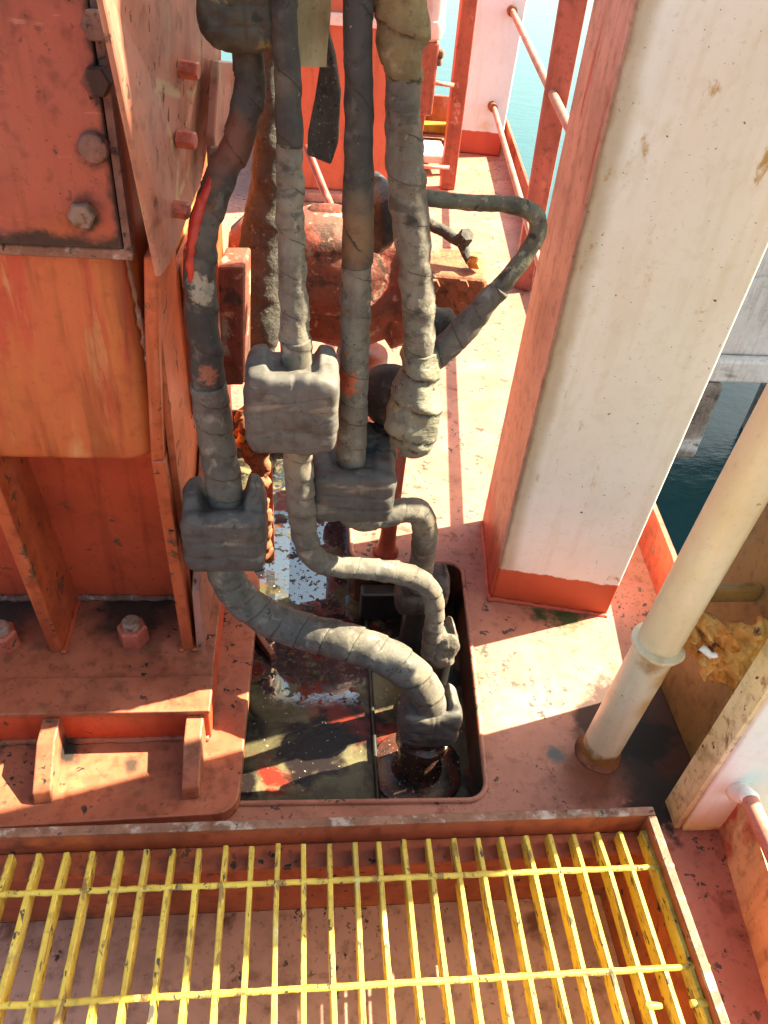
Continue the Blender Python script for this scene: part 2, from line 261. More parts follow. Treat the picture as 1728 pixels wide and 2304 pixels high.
M_trayfloor = paint('dirty_tray_floor', (0.54, 0.29, 0.22), (0.47, 0.24, 0.175), 4,
    layers=[((0.17, 0.06, 0.04), 10, 0.56, 0.72, U, 0.6), ((0.07, 0.045, 0.03), 60, 0.67, 0.72, U, 0.7), ((0.03, 0.025, 0.022), 7, 0.68, 0.74, U, 0.5)], drip=0, chips=True, rough=0.55, bump=0.25, bscale=50)
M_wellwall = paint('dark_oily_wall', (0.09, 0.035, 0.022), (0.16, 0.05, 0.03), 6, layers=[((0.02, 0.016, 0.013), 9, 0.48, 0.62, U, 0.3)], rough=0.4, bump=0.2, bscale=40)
M_pipeblk = paint('black_pipe', (0.02, 0.019, 0.018), (0.035, 0.03, 0.028), 20, rough=0.35, bump=0.2)
M_wetiron = paint('wet_gritty_iron', (0.055, 0.030, 0.024), (0.10, 0.03, 0.018), 12, layers=[((0.02, 0.018, 0.018), 20, 0.50, 0.60, U, 0.2), ((0.30, 0.27, 0.25), 140, 0.62, 0.66, U, 0.4)], rough=0.2, bump=0.5, bscale=90)
M_concrete = paint('quay_concrete', (0.52, 0.54, 0.54), (0.44, 0.46, 0.46), 1.2, layers=[((0.16, 0.16, 0.15), 3, 0.56, 0.74, (0.4, 1, 1.5), 0.9), ((0.48, 0.47, 0.43), 9, 0.62, 0.75, U, 0.9)], grunge=0.2, rough=0.85, bump=0.4, bscale=8, bdist=0.02)
M_fender = paint('worn_fender_pad', (0.20, 0.185, 0.17), (0.13, 0.12, 0.11), 4, layers=[((0.36, 0.40, 0.42), 1.6, 0.55, 0.68, U, 0.9), ((0.05, 0.045, 0.04), 9, 0.56, 0.70, U, 0.9)], rough=0.85, bump=0.5, bscale=14, bdist=0.02)
M_locker = paint('bright_orange_locker', (0.47, 0.085, 0.045), (0.44, 0.075, 0.04), 2, layers=[((0.60, 0.17, 0.11), 5, 0.66, 0.8, U, 0.5)], grunge=0.2, rough=0.4, bump=0.05)
M_ladder = paint('ladder_red', (0.35, 0.065, 0.036), (0.30, 0.055, 0.03), 6, layers=[((0.50, 0.20, 0.15), 20, 0.60, 0.72, U, 0.5)], wear=(0.50, 0.28, 0.22), rough=0.45, bump=0.1)
M_flake = paint('flaking_red_coaming', (0.42, 0.085, 0.045), (0.30, 0.06, 0.035), 6, layers=[((0.16, 0.065, 0.04), 12, 0.55, 0.66, U, 0.7)], masks=[((0.62, 0.50, 0.28), 'axis', (1, 0.66, 0.74, 14, 0.35, 0.75), 0.6)], rough=0.5, bump=0.3, bscale=30)
M_rail = paint('rail_salmon', (0.48, 0.20, 0.155), (0.42, 0.16, 0.12), 8, layers=[(RUST, 20, 0.68, 0.74, U, 0.7)], rough=0.45, bump=0.1)
M_railpost = paint('rail_post_red', (0.35, 0.085, 0.06), (0.31, 0.07, 0.05), 4, (1, 1, 0.2), layers=[((0.48, 0.15, 0.10), 8, 0.6, 0.75, (1, 1, 0.2), 0.5)], rough=0.5, bump=0.1)
M_pinkpale = paint('pale_pink_plastic', (0.68, 0.42, 0.38), (0.64, 0.45, 0.42), 6, grunge=0.2, rough=0.4, bump=0.05)
M_pallet = paint('pale_plastic', (0.50, 0.49, 0.46), (0.45, 0.43, 0.38), 6, rough=0.5, bump=0.1)
M_yelfar = paint('yellow_toe_paint', (0.58, 0.36, 0.04), (0.50, 0.30, 0.04), 6, rough=0.5, bump=0.1)
M_grime = paint('gritty_grey_lagging', (0.075, 0.063, 0.052), (0.042, 0.036, 0.032), 12,
    layers=[((0.20, 0.17, 0.14), 90, 0.60, 0.70, U, 0.9), ((0.32, 0.19, 0.05), 9, 0.62, 0.70, U, 0.8), ((0.02, 0.018, 0.016), 40, 0.6, 0.7, U, 0.8)], rough=0.8, bump=0.9, bscale=60, bdist=0.006)
M_valve = paint('flaking_valve_red', (0.24, 0.045, 0.026), (0.13, 0.045, 0.028), 9,
    layers=[((0.30, 0.23, 0.17), 11, 0.56, 0.62, U, 0.8), ((0.07, 0.03, 0.02), 14, 0.54, 0.62, U, 0.8), ((0.46, 0.20, 0.14), 40, 0.6, 0.7, U, 0.7)], rough=0.65, bump=0.8, bscale=40, bdist=0.006)
M_brick = paint('brown_rust_flange', (0.22, 0.07, 0.03), (0.30, 0.10, 0.045), 20, layers=[((0.10, 0.04, 0.02), 34, 0.56, 0.66, U, 0.8), ((0.50, 0.35, 0.20), 24, 0.66, 0.74, U, 0.8)], rough=0.75, bump=0.7, bscale=60, bdist=0.005)

def wet_floor():
    m = bpy.data.materials.new('wet_paint_flecked_floor'); m.use_nodes = True
    N = m.node_tree.nodes; L = m.node_tree.links; b = N['Principled BSDF']
    geo = N.new('ShaderNodeNewGeometry'); pos = geo.outputs['Position']
    dry = _mix(N, L, _range(N, L, _noise(N, L, pos, 5, U, 6, 1), 0.40, 0.60), (0.070, 0.056, 0.03), (0.15, 0.125, 0.07))
    dry = _mix(N, L, _range(N, L, _noise(N, L, pos, 6, U, 9, 5, 0.8), 0.50, 0.60), dry, (0.13, 0.018, 0.012))
    dry = _mix(N, L, _range(N, L, _noise(N, L, pos, 7, U, 10, 12, 0.6), 0.46, 0.60), dry, (0.014, 0.009, 0.009))
    dry = _mix(N, L, _range(N, L, _noise(N, L, pos, 100, U, 3, 8), 0.68, 0.72), dry, (0.36, 0.30, 0.25))
    sep = N.new('ShaderNodeSeparateXYZ'); L.new(pos, sep.inputs[0])
    # the puddle lies in a low strip of the floor, its outline broken by flecks
    dx = _math(N, L, 'ABSOLUTE', _math(N, L, 'SUBTRACT', sep.outputs[0], 0.045), 0.0)
    edge = _math(N, L, 'ADD', dx, _math(N, L, 'MULTIPLY', _math(N, L, 'SUBTRACT', _noise(N, L, pos, 11, U, 5, 2), 0.5), 0.22))
    pud = _range(N, L, edge, 0.125, 0.14, 1, 0)
    fleck = _range(N, L, _noise(N, L, pos, 60, U, 3, 6), 0.57, 0.59, 1, 0)
    fleck2 = _range(N, L, _noise(N, L, pos, 13, U, 5, 9), 0.545, 0.56, 1, 0)
    yy = _range(N, L, sep.outputs[1], 1.16, 1.22)
    wet = _math(N, L, 'MULTIPLY', _math(N, L, 'MULTIPLY', pud, fleck), _math(N, L, 'MULTIPLY', fleck2, yy))
    col = _mix(N, L, wet, dry, (0.03, 0.035, 0.045))
    L.new(col, b.inputs['Base Color'])
    L.new(_mixf(N, L, wet, 0.12, 0.02), b.inputs['Roughness'])
    L.new(_mixf(N, L, wet, 1.28, 3.0), b.inputs['IOR'])
    bp = N.new('ShaderNodeBump'); bp.inputs['Distance'].default_value = 0.004
    L.new(_mixf(N, L, wet, 0.45, 0.0), bp.inputs['Strength'])
    L.new(_noise(N, L, pos, 60, U, 7, 4), bp.inputs['Height']); L.new(bp.outputs[0], b.inputs['Normal'])
    return m
M_floor = wet_floor()

def water():
    m = bpy.data.materials.new('sea_water'); m.use_nodes = True
    N = m.node_tree.nodes; L = m.node_tree.links; b = N['Principled BSDF']
    geo = N.new('ShaderNodeNewGeometry'); pos = geo.outputs['Position']
    b.inputs['Base Color'].default_value = (0.016, 0.058, 0.064, 1); b.inputs['Roughness'].default_value = 0.12
    b.inputs['IOR'].default_value = 1.33
    n1 = _noise(N, L, pos, 0.9, (1, 1.6, 1), 8, 0)
    n2 = _noise(N, L, pos, 4.0, (1, 1.6, 1), 4, 3)
    h = _math(N, L, 'ADD', n1, _math(N, L, 'MULTIPLY', n2, 0.25))
    bp = N.new('ShaderNodeBump'); bp.inputs['Strength'].default_value = 0.2; bp.inputs['Distance'].default_value = 0.08
    L.new(h, bp.inputs['Height']); L.new(bp.outputs[0], b.inputs['Normal'])
    return m
M_sea = water()

# ------------------------------------------------------------------ mesh helpers
def link_mesh(name, verts, faces, mat, parent=None, smooth=False):
    vs = [Vector(v) for v in verts]
    lo = Vector((min(v.x for v in vs), min(v.y for v in vs), min(v.z for v in vs)))
    hi = Vector((max(v.x for v in vs), max(v.y for v in vs), max(v.z for v in vs)))
    c = Vector(((lo.x + hi.x) / 2, (lo.y + hi.y) / 2, lo.z))
    me = bpy.data.meshes.new(name)
    me.from_pydata([v - c for v in vs], [], [tuple(f) for f in faces]); me.update()
    bm = bmesh.new(); bm.from_mesh(me); bmesh.ops.recalc_face_normals(bm, faces=bm.faces); bm.to_mesh(me); bm.free()
    if id(verts) in PHASE:
        at_ = me.attributes.new('phase', 'FLOAT', 'POINT'); at_.data.foreach_set('value', PHASE[id(verts)][1])
    if smooth:
        me.polygons.foreach_set('use_smooth', [True] * len(me.polygons))
        if smooth == 'auto':
            me.set_sharp_from_angle(angle=math.radians(38))
    me.materials.append(mat)
    o = bpy.data.objects.new(name, me); COL.objects.link(o); o.location = c
    if parent is not None:
        o.parent = parent
        pm = parent_world(parent); o.matrix_parent_inverse = Matrix.Translation(-pm)
    return o
def parent_world(o):
    v = o.location.copy()
    if o.parent is not None: v = v  # locations are kept in world terms through the parent inverse
    return v
def thing(name, loc, label, cat, group=None):
    o = bpy.data.objects.new(name, None); COL.objects.link(o); o.location = loc; o.empty_display_size = 0.05
    return tag(o, label, cat, group)
def tag(o, label, cat, group=None):
    o['label'] = label; o['category'] = cat
    if group: o['group'] = group
    return o
def struct(o, kind='structure'):
    o['kind'] = kind; return o

def bm_out(bm):
    bm.verts.ensure_lookup_table(); bm.verts.index_update()
    v = [x.co.copy() for x in bm.verts]; f = [[q.index for q in p.verts] for p in bm.faces]; bm.free(); return v, f
def hexa(b4, t4, bevel=0.0, seg=2):
    bm = bmesh.new(); vs = [bm.verts.new(Vector(p)) for p in list(b4) + list(t4)]
    for f in ((3, 2, 1, 0), (4, 5, 6, 7), (0, 1, 5, 4), (1, 2, 6, 5), (2, 3, 7, 6), (3, 0, 4, 7)):
        bm.faces.new([vs[i] for i in f])
    bmesh.ops.recalc_face_normals(bm, faces=bm.faces)
    if bevel: bmesh.ops.bevel(bm, geom=list(bm.edges), offset=bevel, segments=seg, affect='EDGES', profile=0.5)
    return bm_out(bm)
def box(x0, x1, y0, y1, z0, z1, bevel=0.0, seg=2):
    q = [(x0, y0), (x1, y0), (x1, y1), (x0, y1)]
    return hexa([(a, b, z0) for a, b in q], [(a, b, z1) for a, b in q], bevel, seg)
def prism(poly, vec, bevel=0.0, seg=2):
    bm = bmesh.new(); vec = Vector(vec); n = len(poly)
    a = [bm.verts.new(Vector(p)) for p in poly]; b = [bm.verts.new(Vector(p) + vec) for p in poly]
    bm.faces.new(a[::-1]); bm.faces.new(b)
    for i in range(n): bm.faces.new([a[i], a[(i + 1) % n], b[(i + 1) % n], b[i]])
    bmesh.ops.recalc_face_normals(bm, faces=bm.faces)
    if bevel: bmesh.ops.bevel(bm, geom=list(bm.edges), offset=bevel, segments=seg, affect='EDGES', profile=0.5)
    return bm_out(bm)
def frame_of(d):
    d = d.normalized(); up = Vector((0, 0, 1)) if abs(d.z) < 0.95 else Vector((0, 1, 0))
    a = d.cross(up).normalized(); return a, a.cross(d).normalized()
def spline(pts, step):
    P = [Vector(p[:3]) for p in pts]; Rr = [p[3] for p in pts]; out = []
    for i in range(len(P) - 1):
        p0 = P[max(i - 1, 0)]; p1 = P[i]; p2 = P[i + 1]; p3 = P[min(i + 2, len(P) - 1)]
        n = max(2, int((p2 - p1).length / step))
        for k in range(n):
            t = k / n
            q = 0.5 * ((2 * p1) + (p2 - p0) * t + (2 * p0 - 5 * p1 + 4 * p2 - p3) * t * t + (3 * p1 - p0 - 3 * p2 + p3) * t ** 3)
            out.append((q, Rr[i] + (Rr[i + 1] - Rr[i]) * (t * t * (3 - 2 * t))))
    out.append((P[-1], Rr[-1])); return out
class Geo(tuple):
    """(verts, faces) with the tape phase of each vertex"""
    phase = None
def tube(pts, seg=20, step=0.006, wrap=0.0, pitch=0.045, lump=0.0, lscale=30.0, seed=0.0, cap=True):
    """swept tube; wrap = step height of an overlapping spiral tape, lump = unevenness"""
    rings = spline(pts, step); V = []; Fc = []; Ph = []
    d = (rings[1][0] - rings[0][0]); a, b = frame_of(d); s = 0.0; prev = rings[0][0]; W = seg + 1
    for i, (p, r) in enumerate(rings):
        dn = (rings[min(i + 1, len(rings) - 1)][0] - rings[max(i - 1, 0)][0]).normalized()
        a = (a - dn * a.dot(dn)).normalized(); b = dn.cross(a)
        s += (p - prev).length; prev = p
        for k in range(W):
            th = 2 * math.pi * k / seg
            dirn = a * math.cos(th) + b * math.sin(th)
            rr = r
            ph = s / pitch + k / seg * (1 if wrap else 0) + 0.3 * noise.noise(p * 9 + Vector((seed, 0, 0))) + seed * 0.37
            if wrap: rr += wrap * (((ph + 0.5) % 1.0) - 0.5)
            if lump:
                q = (p + dirn * r) * lscale + Vector((seed, seed * 2, 0)); rr += lump * (noise.noise(q) + 0.5 * noise.noise(q * 2.3))
            V.append(p + dirn * rr); Ph.append(ph)
        if i:
            o0 = (i - 1) * W; o1 = i * W
            for k in range(seg): Fc.append((o0 + k, o0 + k + 1, o1 + k + 1, o1 + k))
    if cap: Fc.append(list(range(seg))[::-1]); Fc.append([len(V) - W + k for k in range(seg)])
    if not wrap: Ph = [0.0] * len(V)
    g = Geo((V, Fc)); g.phase = Ph; PHASE[id(V)] = (V, Ph); return g
PHASE = {}
def pxpath(pts):
    """(px, py, depth y, radius in px) -> points with metric radius"""
    out = []
    for px, py, y, r in pts:
        p = at(px, py, y); out.append((p.x, p.y, p.z, r * m_per_px(p)))
    return out
def cyl(p0, p1, r0, r1=None, seg=16):
    p0 = Vector(p0); p1 = Vector(p1); r1 = r0 if r1 is None else r1
    a, b = frame_of(p1 - p0); V = []; Fc = []
    for p, r in ((p0, r0), (p1, r1)):
        for k in range(seg):
            t = 2 * math.pi * k / seg; V.append(p + (a * math.cos(t) + b * math.sin(t)) * r)
    for k in range(seg): Fc.append((k, (k + 1) % seg, seg + (k + 1) % seg, seg + k))
    Fc.append(list(range(seg))[::-1]); Fc.append([seg + k for k in range(seg)])
    return V, Fc
def lathe(p0, axis, prof, seg=24, lump=0.0, ls=25.0):
    p0 = Vector(p0); ax = Vector(axis).normalized(); a, b = frame_of(ax); V = []; Fc = []
    for h, r in prof:
        for k in range(seg):
            t = 2 * math.pi * k / seg; q = p0 + ax * h + (a * math.cos(t) + b * math.sin(t)) * r
            if lump: q += (a * math.cos(t) + b * math.sin(t)) * lump * noise.noise(q * ls)
            V.append(q)
    for i in range(len(prof) - 1):
        for k in range(seg): Fc.append((i * seg + k, i * seg + (k + 1) % seg, (i + 1) * seg + (k + 1) % seg, (i + 1) * seg + k))
    Fc.append(list(range(seg))[::-1]); Fc.append([(len(prof) - 1) * seg + k for k in range(seg)])
    return V, Fc
def join(*parts):
    V = []; Fc = []
    for v, f in parts:
        o = len(V); V += list(v); Fc += [[i + o for i in q] for q in f]
    return V, Fc
def hexbolt(p, n, r, h, parent, mat, name='bolt', stud=None, washer=True):
    """domed hexagonal head; stud = (radius, height) adds a threaded end"""
    p = Vector(p); n = Vector(n).normalized()
    prof = [(-0.004, r), (h * 0.86, r), (h, r * 0.86)]
    v, f = lathe(p, n, prof, 6)
    w = lathe(p, n, [(-0.002, r * 1.25), (h * 0.14, r * 1.25), (h * 0.16, r * 1.15)], 18)
    if washer: v, f = join((v, f), w)
    o = link_mesh(name, v, f, mat, parent, False)
    if stud:
        pr_ = [(h * 0.9, stud[0])]
        for i in range(4): pr_ += [(h + stud[1] * (i + 0.2) / 4, stud[0]), (h + stud[1] * (i + 0.7) / 4, stud[0] * 0.9)]
        pr_ += [(h + stud[1] + 0.002, stud[0] * 0.8)]
        sv_, sf_ = lathe(p, n, pr_, 16); link_mesh('stud', sv_, sf_, M_boltgrey, parent, False)
    return o
def roundbolt(p, n, r, h, parent, mat, name='bolt'):
    v, f = lathe(p, n, [(-0.003, r * 0.98), (h * 0.6, r), (h * 0.9, r * 0.88), (h, r * 0.6)], 14)
    return link_mesh(name, v, f, mat, parent, 'auto')
def wrapped_block(c, sx, sy, sz, ear=0.3, mouth=0.3, lump=0.004, seed=0.0, power=5.0, n=40, rot=0.0, seam=True):
    """tape-wrapped flange: a soft-cornered block with raised ears left and right and a hollow for the hose"""
    V = []; Fc = []; idx = {}
    def key(i, j, k): return (i, j, k)
    def add(i, j, k):
        if (i, j, k) in idx: return idx[(i, j, k)]
        q = Vector((2 * i / n - 1, 2 * j / n - 1, 2 * k / n - 1))
        L = (abs(q.x) ** power + abs(q.y) ** power + abs(q.z) ** power) ** (1 / power)
        q = q / max(L, 1e-6)
        x, y, z = q
        def sm(t): t = max(0.0, min(1.0, t)); return t * t * (3 - 2 * t)
        top = max(0.0, min(1.0, (z - 0.5) / 0.42))
        cav = sm((0.60 - abs(x + 0.05 * math.sin(seed * 3))) / 0.16) * sm((y + 0.70) / 0.45) * sm((1.3 - y) / 0.2)
        wall = sm((y + 0.55) / 0.30) * (1.0 if x > 0 else 0.85)
        z += top * ear * wall * (1 - cav) - top * mouth * cav
        if seam: 
            if y < 0 and abs(x - 0.06) < 0.045: y *= 1 - 0.06 * (1 - abs(x - 0.06) / 0.045)
            for sz_ in (-0.35, 0.15):
                dz = abs(q.z - sz_ - 0.04 * math.sin(3 * x + seed))
                if dz < 0.05 and y < 0: y *= 1 - 0.05 * (1 - dz / 0.05)
        p = Vector((x * sx, y * sy, z * sz))
        nn = noise.noise(p * 26 + Vector((seed, seed, 0))) + 0.6 * noise.noise(p * 60 + Vector((0, seed, 0)))
        p += q.normalized() * lump * nn
        if rot: p = Matrix.Rotation(rot, 3, 'Z') @ p
        idx[(i, j, k)] = len(V); V.append(Vector(c) + p); return idx[(i, j, k)]
    for a in range(n):
        for b in range(n):
            for s in (0, n):
                Fc.append([add(s, a, b), add(s, a + 1, b), add(s, a + 1, b + 1), add(s, a, b + 1)])
                Fc.append([add(a, s, b), add(a + 1, s, b), add(a + 1, s, b + 1), add(a, s, b + 1)])
                Fc.append([add(a, b, s), add(a + 1, b, s), add(a + 1, b + 1, s), add(a, b + 1, s)])
    PHASE[id(V)] = (V, [((q.z - c[2]) / sz * 1.6 + 0.22 * math.sin((q.x - c[0]) / sx * 1.7 + seed) + seed * 0.3) for q in V])
    return V, Fc
def ribbon(pts, width, thick, twist=None, step=0.01):
    """flat strap swept along pts (x, y, z, half width factor)"""
    r = spline(pts, step); V = []; Fc = []
    for i, (p, f) in enumerate(r):
        wv = Vector((1, 0.25 * math.sin(i * 0.21), 0)).normalized() * width * f
        tv = Vector((0.1, 1, 0.1)).normalized() * thick
        for q in (p - wv - tv, p + wv - tv, p + wv + tv, p - wv + tv): V.append(q)
        if i:
            o = (i - 1) * 4
            for k in range(4): Fc.append((o + k, o + (k + 1) % 4, o + 4 + (k + 1) % 4, o + 4 + k))
    Fc.append((3, 2, 1, 0)); e = len(V) - 4; Fc.append((e, e + 1, e + 2, e + 3))
    return V, Fc

# ================================================================== THE SETTING
# ---- sea
sv, sf = [(-600, -200, -5), (900, -200, -5), (900, 1500, -5), (-600, 1500, -5)], [(0, 1, 2, 3)]
struct(link_mesh('sea', sv, sf, M_sea))
# ---- deck sheet with the sunken well cut out
EDGE = [(0.78, -4.0), (0.80, 0.2), (0.875, 0.70), (0.995, 1.41), (1.157, 3.45), (1.40, 5.75)]
def arc(cx, cy, r, a0, a1, n=6):
    return [(cx + r * math.cos(math.radians(a0 + (a1 - a0) * i / n)), cy + r * math.sin(math.radians(a0 + (a1 - a0) * i / n))) for i in range(n + 1)]
WELL = [(-0.30, 0.83)] + arc(0.358, 0.863, 0.045, -90, -4) + arc(0.408, 1.478, 0.042, 0, 90) + arc(0.20, 1.57, 0.05, 270, 180) + [(0.155, 2.25), (-0.30, 2.25)]
WD = -0.165
bm = bmesh.new()
outer = [(-6, -4.0)] + EDGE + [(-6, 5.75)]
def loop(pts, z):
    vs = [bm.verts.new((x, y, z)) for x, y in pts]
    return [bm.edges.new((vs[i], vs[(i + 1) % len(vs)])) for i in range(len(vs))]
es = loop(outer, 0) + loop(WELL, 0)
bmesh.ops.triangle_fill(bm, use_beauty=True, edges=es)
for f in bm.faces:
    if f.normal.z < 0: f.normal_flip()
oe = [e for e in bm.edges if e.is_boundary]
outs = [e for e in oe if max(abs(v.co.x) for v in e.verts) > 0.6 and any(abs(v.co.x) > 0.7 for v in e.verts)]
r = bmesh.ops.extrude_edge_only(bm, edges=outs)
for v in r['geom']:
    if isinstance(v, bmesh.types.BMVert): v.co.z = -4.6
dv, df = bm_out(bm)
deck = struct(link_mesh('deck', dv, df, M_deck))
# ---- well: walls and floor
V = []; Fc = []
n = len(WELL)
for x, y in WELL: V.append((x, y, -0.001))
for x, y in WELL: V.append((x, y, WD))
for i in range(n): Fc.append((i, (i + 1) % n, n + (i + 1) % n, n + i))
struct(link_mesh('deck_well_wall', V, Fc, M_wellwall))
bm = bmesh.new(); vs = [bm.verts.new((x, y, WD + 0.002)) for x, y in WELL]; bm.faces.new(vs); bmesh.ops.triangulate(bm, faces=bm.faces)
v, f = bm_out(bm); struct(link_mesh('deck_well_floor', v, f, M_floor))
# raised lip round the well
lip = []
for i in range(n - 1):
    (xa, ya), (xb, yb) = WELL[i], WELL[i + 1]; m_ = max(1, int(math.hypot(xb - xa, yb - ya) / 0.03))
    for k in range(m_): lip.append((xa + (xb - xa) * k / m_, ya + (yb - ya) * k / m_, 0.002, 0.006))
v, f = tube(lip, 8, 0.02); struct(link_mesh('deck_well_lip', v, f, M_deck, None, True))

# ---- coaming along the ship's side
def wall_strip(name, pts, h, t, mat, z0=0.0):
    V = []; Fc = []
    for x, y in pts:
        V += [(x, y, z0), (x + t, y, z0), (x + t, y, z0 + h), (x, y, z0 + h)]
    for i in range(len(pts) - 1):
        o = i * 4
        for k in range(4): Fc.append((o + k, o + (k + 1) % 4, o + 4 + (k + 1) % 4, o + 4 + k))
    Fc.append((3, 2, 1, 0)); e = (len(pts) - 1) * 4; Fc.append((e, e + 1, e + 2, e + 3))
    return link_mesh(name, V, Fc, mat)
coam = thing('deck_edge_coaming', (0.98, 1.5, 0), 'red steel coaming running along the outer deck edge beside the water', 'coaming')
co = wall_strip('upright_plate', [(0.80, 0.0), (0.805, 0.2), (0.868, 0.70), (0.975, 1.41), (1.135, 3.45), (1.37, 5.70)], 0.14, 0.014, M_flake)
co.parent = coam; co.matrix_parent_inverse = Matrix.Translation(-coam.location)
fc_ = thing('end_coaming', (0.4, 5.7, 0), 'low red coaming across the far end of the deck behind the ladder', 'coaming')
v, f = box(-1.5, 1.36, 5.66, 5.69, 0, 0.24, 0.004); link_mesh('upright_plate', v, f, M_ladder, fc_)
v, f = box(-1.5, 1.0, 5.50, 5.60, 0.055, 0.10, 0.006); link_mesh('yellow_step_bar', v, f, M_yelfar, fc_)

# ================================================================== WHITE STANCHION POST
wp = thing('white_support_post', (0.67, 1.5, 0), 'broad white box-section post with a salmon left side and red painted foot', 'post')
b4 = [(0.512, 1.39, 0), (0.811, 1.326, 0), (0.845, 1.66, 0), (0.546, 1.702, 0)]
t4 = [(0.514, 1.39, 2.6), (0.89, 1.32, 2.6), (0.925, 1.65, 2.6), (0.546, 1.702, 2.6)]
v, f = hexa(b4, t4, 0.007, 3); link_mesh('box_section', v, f, M_white, wp)
# left side plate, 3 mm proud
b4 = [(0.5085, 1.392, 0.0), (0.516, 1.3935, 0), (0.549, 1.700, 0), (0.5425, 1.701, 0.0)]
t4 = [(0.5095, 1.392, 2.59), (0.517, 1.3935, 2.59), (0.549, 1.700, 2.59), (0.5425, 1.701, 2.59)]
v, f = hexa(b4, t4, 0.0015, 1); link_mesh('side_plate', v, f, M_postside, wp)
v, f = tube([(0.540, 1.69, 0.002, 0.006), (0.524, 1.55, 0.002, 0.006), (0.506, 1.392, 0.002, 0.007), (0.516, 1.384, 0.002, 0.007), (0.60, 1.367, 0.002, 0.006), (0.70, 1.346, 0.002, 0.006), (0.81, 1.323, 0.002, 0.006)], 8, 0.01, lump=0.003, lscale=60)
link_mesh('weld_bead', v, f, M_postside, wp, True)

# ================================================================== RAILINGS ON THE OUTER EDGE
rl = thing('outer_guard_rail', (1.0, 3.3, 0), 'salmon pipe guard rail with a flat red upright between the two white posts', 'railing')
def railx(y): return 0.93 + 0.112 * (y - 3.0)
v, f = tube([(railx(1.66), 1.66, 0.79, 0.017), (railx(3.3), 3.3, 0.805, 0.017), (1.205, 5.24, 0.80, 0.016)], 10, 0.2); link_mesh('top_rail', v, f, M_rail, rl, True)
v, f = tube([(railx(1.68), 1.68, 0.33, 0.015), (railx(3.3), 3.3, 0.31, 0.015), (1.185, 5.24, 0.29, 0.015)], 10, 0.2); link_mesh('lower_rail', v, f, M_rail, rl, True)
v, f = hexa([(0.965, 3.30, 0), (1.035, 3.26, 0), (1.045, 3.32, 0), (0.975, 3.36, 0)], [(0.905, 3.28, 1.6), (1.0, 3.22, 1.6), (1.012, 3.28, 1.6), (0.918, 3.34, 1.6)], 0.006); link_mesh('upright', v, f, M_railpost, rl)

fp = thing('far_white_post', (1.15, 5.3, 0), 'distant white post with a red foot at the end of the guard rail', 'post')
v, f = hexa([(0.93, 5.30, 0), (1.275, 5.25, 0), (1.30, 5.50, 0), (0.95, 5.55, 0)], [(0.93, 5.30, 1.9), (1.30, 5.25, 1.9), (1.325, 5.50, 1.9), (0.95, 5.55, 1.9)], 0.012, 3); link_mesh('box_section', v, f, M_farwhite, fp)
v, f = cyl((1.205, 5.262, 0.80), (1.205, 5.225, 0.80), 0.028); link_mesh('rail_socket', v, f, M_brick, fp, 'auto')
v, f = cyl((1.175, 5.262, 0.295), (1.175, 5.20, 0.295), 0.026); link_mesh('rail_socket', v, f, M_brick, fp, 'auto')

# ================================================================== LADDER
ld = thing('red_ladder', (0.75, 4.5, 0), 'upright red steel ladder standing on the sunlit far deck', 'ladder')
def stringer(pxt, pyt, pxb, pyb, y, wpx):
    a = at(pxt, pyt, y); b = atz(pxb, pyb, 0); 
    a.y = b.y; a = at(pxt, pyt, b.y); h = wpx * m_per_px(b) / 2
    d = (a - b); top = b + d * 1.25
    return hexa([(b.x - h, b.y - 0.02, 0), (b.x + h, b.y - 0.02, 0), (b.x + h, b.y + 0.05, 0), (b.x - h, b.y + 0.05, 0)],
                [(top.x - h, top.y - 0.02, top.z), (top.x + h, top.y - 0.02, top.z), (top.x + h, top.y + 0.05, top.z), (top.x - h, top.y + 0.05, top.z)], 0.006)
v, f = stringer(1056, 0, 1006, 425, 4.5, 32); link_mesh('stringer', v, f, M_ladder, ld)
v, f = stringer(975, 60, 918, 440, 4.4, 22); link_mesh('stringer', v, f, M_ladder, ld)
for (xa, ya, xb, yb) in ((965, 185, 1020, 192), (930, 374, 1010, 377)):
    p0 = at(xa, ya, 4.44); p1 = at(xb, yb, 4.47); v, f = cyl(p0, p1, 0.011); link_mesh('rung', v, f, M_rail, ld, True)
p0 = at(963, 118, 4.36); v, f = box(p0.x - 0.09, p0.x + 0.05, 4.33, 4.42, p0.z - 0.28, p0.z + 0.05, 0.012); link_mesh('hinge_bracket', v, f, M_ladder, ld)
for dx, dz in ((0.055, 0.0), (0.05, -0.035)): roundbolt((p0.x + dx, 4.36, p0.z + dz), (1, -0.4, 0), 0.02, 0.025, ld, M_bolt)
pk = at(975, 40, 4.36)
v, f = lathe((pk.x, 4.36, pk.z - 0.07), (0, 0, 1), [(-0.03, 0.02), (-0.01, 0.05), (0.03, 0.063), (0.06, 0.06), (0.065, 0.055), (0.13, 0.055), (0.30, 0.055)], 20)
tag(link_mesh('pink_lamp_housing', v, f, M_pinkpale, None, 'auto'), 'pale pink round-ended housing beside the head of the red ladder', 'lamp housing')
